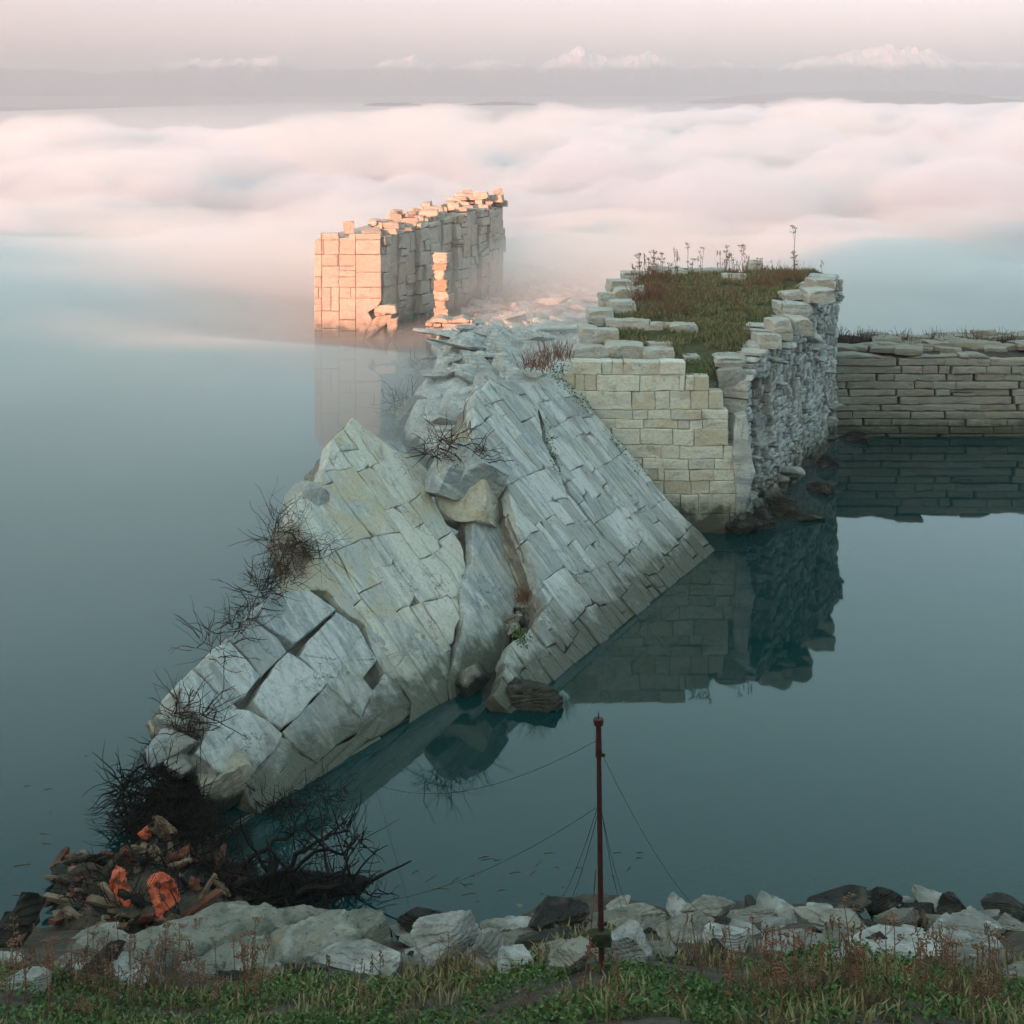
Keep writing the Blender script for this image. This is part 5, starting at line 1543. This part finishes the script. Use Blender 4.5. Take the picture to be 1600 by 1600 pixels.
# moss and weeds in the joints and on the left flank
pts = []
for (a0, b0, a1, b1, nn, wd) in ((890, 605, 920, 645, 300, 6), (940, 670, 1010, 745, 260, 4), (853, 655, 872, 740, 260, 4), (806, 985, 822, 1005, 260, 6), (868, 575, 900, 600, 500, 10), (1075, 560, 1110, 600, 500, 12)):
    for _ in range(nn):
        k = rs.rand(); p = on_plane(a0 + (a1 - a0) * k + rs.normal() * wd, b0 + (b1 - b0) * k + rs.normal() * wd, f1.translation, n1) if a1 < 1075 else on_y(a0 + (a1 - a0) * rs.rand(), b0 + (b1 - b0) * rs.rand(), 47.3)
        pts.append(p)
leaves("weeds", np.array([p[:] for p in pts]), .055, M['leaf'], "green weeds sprouting from the joints of the broad slab", seed=8)

def stalk_proto(name, seed, h, umbel, mat):
    r = random.Random(seed); mb = MB()
    top = Vector((r.uniform(-.08, .08) * h, r.uniform(-.08, .08) * h, h))
    pts = [Vector((0, 0, 0)).lerp(top, t) + Vector((math.sin(t * 3 + seed) * .02 * h, 0, 0)) for t in np.linspace(0, 1, 6)]
    tube(mb, pts, .0075, .004, 4)
    for k in range(r.randint(3, 6)):
        t = r.uniform(.35, .95); b = pts[0].lerp(top, t); a = r.uniform(0, 6.3)
        e = b + Vector((math.cos(a) * .13 * h * r.uniform(.5, 1.3), math.sin(a) * .13 * h, h * r.uniform(.06, .2)))
        tube(mb, [b, b.lerp(e, .5) + Vector((0, 0, -.01)), e], .004, .0025, 3)
        hd(mb, e, r, h, umbel)
    hd(mb, top, r, h, umbel)
    return mb.build(name, mat)
def hd(mh, e, r, h, umbel):
    if umbel:
        for j in range(7):
            a = r.uniform(0, 6.3); q = e + Vector((math.cos(a) * r.uniform(.01, .055), math.sin(a) * r.uniform(.01, .055), r.uniform(.02, .045)))
            tube(mh, [e, q], .002, .0018, 3)
            v, f = ico(1); mh.add([(c[0] * .012 + q.x, c[1] * .012 + q.y, c[2] * .007 + q.z) for c in v], f)
    else:
        for j in range(6):
            q = e + Vector((r.gauss(0, .008), r.gauss(0, .008), -.02 * j))
            v, f = ico(1); mh.add([(c[0] * .009 + q.x, c[1] * .009 + q.y, c[2] * .013 + q.z) for c in v], f)
rng = random.Random(17)
prot = [stalk_proto("dry_stalk", 20 + i, rng.uniform(.45, .75), i % 2 == 0, M['stalk'] if i % 3 else M['stalk_red']) for i in range(10)]
first = set()
def put_stalk(k, loc, sc, label, group):
    if k not in first:
        first.add(k); o = prot[k]; o.matrix_basis = Matrix.Translation(Vector(loc)) @ Matrix.Rotation(rng.uniform(0, 6), 4, 'Z') @ Matrix.Diagonal((sc, sc, sc, 1))
    else: o = copy_thing(prot[k], loc, rng.uniform(0, 6.3), sc, rng.gauss(0, .07), rng.gauss(0, .07))
    tag(o, label, "plant", group)
for i in range(205):
    r = rng.random()
    if r < .34: px = rng.uniform(1080, 1570); py = rng.gauss(1560, 28)
    elif r < .66: px = rng.uniform(0, 420); py = rng.gauss(1560, 25)
    else: px = rng.uniform(0, 1600); py = rng.uniform(1520, 1640)
    py = min(max(py, 1512), 1650)
    c = bank_pt(px, py)
    put_stalk(i % 10, (c.x, c.y, c.z - .02), rng.uniform(.75, 1.4), "dry brown stalk with a seed head in the green ground cover of the bank", "dry stalks on the bank")
for i in range(92):
    r = rng.random()
    if r < .35: px = rng.uniform(985, 1060); py = rng.uniform(440, 510)
    elif r < .8: px = rng.uniform(1000, 1240); py = rng.uniform(428, 520)
    else: px = rng.uniform(1020, 1300); py = rng.uniform(424, 432)
    c = pier_pt(px, py)
    put_stalk(i % 10, (c.x, c.y, c.z), rng.uniform(.9, 1.9) * (1.35 if i % 13 == 0 else 1), "dry reddish stalk growing in the turf of the grassy ruin", "dry stalks on the grassy ruin")
# low scrub: red-brown stems too many to count
def scrub(name, label, spots, mat, r, up=.9):
    mb = MB()
    for (c, rad, n, ln) in spots: twigs(mb, c, rad, n, ln, r, rng, up * 2.2, .3, .2, 4, 0, 3)
    return tag(mb.build(name, mat), label, kind="stuff")
scrub("undergrowth", "thicket of fine red-brown stems on the bank", [(bank_pt(a, b), (w, .35, .03), n, .30) for a, b, w, n in ((1470, 1565, .9, 260), (1330, 1560, .9, 170), (1220, 1570, .7, 90), (1380, 1590, .3, 170), (1060, 1510, .5, 200), (100, 1545, .7, 220), (250, 1560, .8, 160), (700, 1530, .6, 60), (880, 1590, .8, 80), (1540, 1590, .5, 160))], M['stalk'], .0045)
scrub("undergrowth", "red-brown dead stems in the turf of the grassy ruin", [(pier_pt(a, b), (w, .7, .03), n, .7) for a, b, w, n in ((1010, 470, .6, 170), (1020, 440, .7, 120), (1060, 490, .8, 60), (1120, 470, 1.2, 60), (1190, 450, 1.0, 90), (1230, 440, .8, 110), (1150, 430, 1.0, 30))], M['stalk_red'], .009)
scrub("undergrowth", "reddish scrub on the flank between the broad slab and the grassy ruin", [(on_plane(840, 575, f1.translation + n1 * .1, n1), (.6, .6, .1), 140, .6), (on_plane(870, 560, f1.translation + n1 * .1, n1), (.6, .6, .1), 120, .6), (on_plane(822, 940, f3.translation + n3 * .2, n3), (.3, .3, .1), 120, .4)], M['stalk_red'], .008)
scrub("undergrowth", "brown scrub on top of the low sea wall", [(Vector((x_, 63.5, 3.2)), (w, 1.0, .05), n, .6) for x_, w, n in ((14.2, .8, 160), (15.5, .8, 120), (18.5, .6, 90), (20, .7, 90), (21.5, .5, 60), (17, .5, 60))], M['twig_brown'], .012)

# straw and specks floating on the still water
rs = np.random.RandomState(8)
mb = MB()
for i in range(46):
    c = on_z(rs.uniform(640, 1000) if i % 3 else rs.uniform(20, 260), rs.uniform(1330, 1410) if i % 3 else rs.uniform(1180, 1400), .006)
    a = rs.normal(.2, .5); L_ = rs.uniform(.05, .3); d = Vector((math.cos(a), math.sin(a), 0)) * L_
    tube(mb, [c, c + d * .5 + Vector((0, .02, 0)), c + d], .006, .004, 4)
tag(mb.build("floating_straw", M['stalk']), "bits of straw floating on the water", kind="stuff")
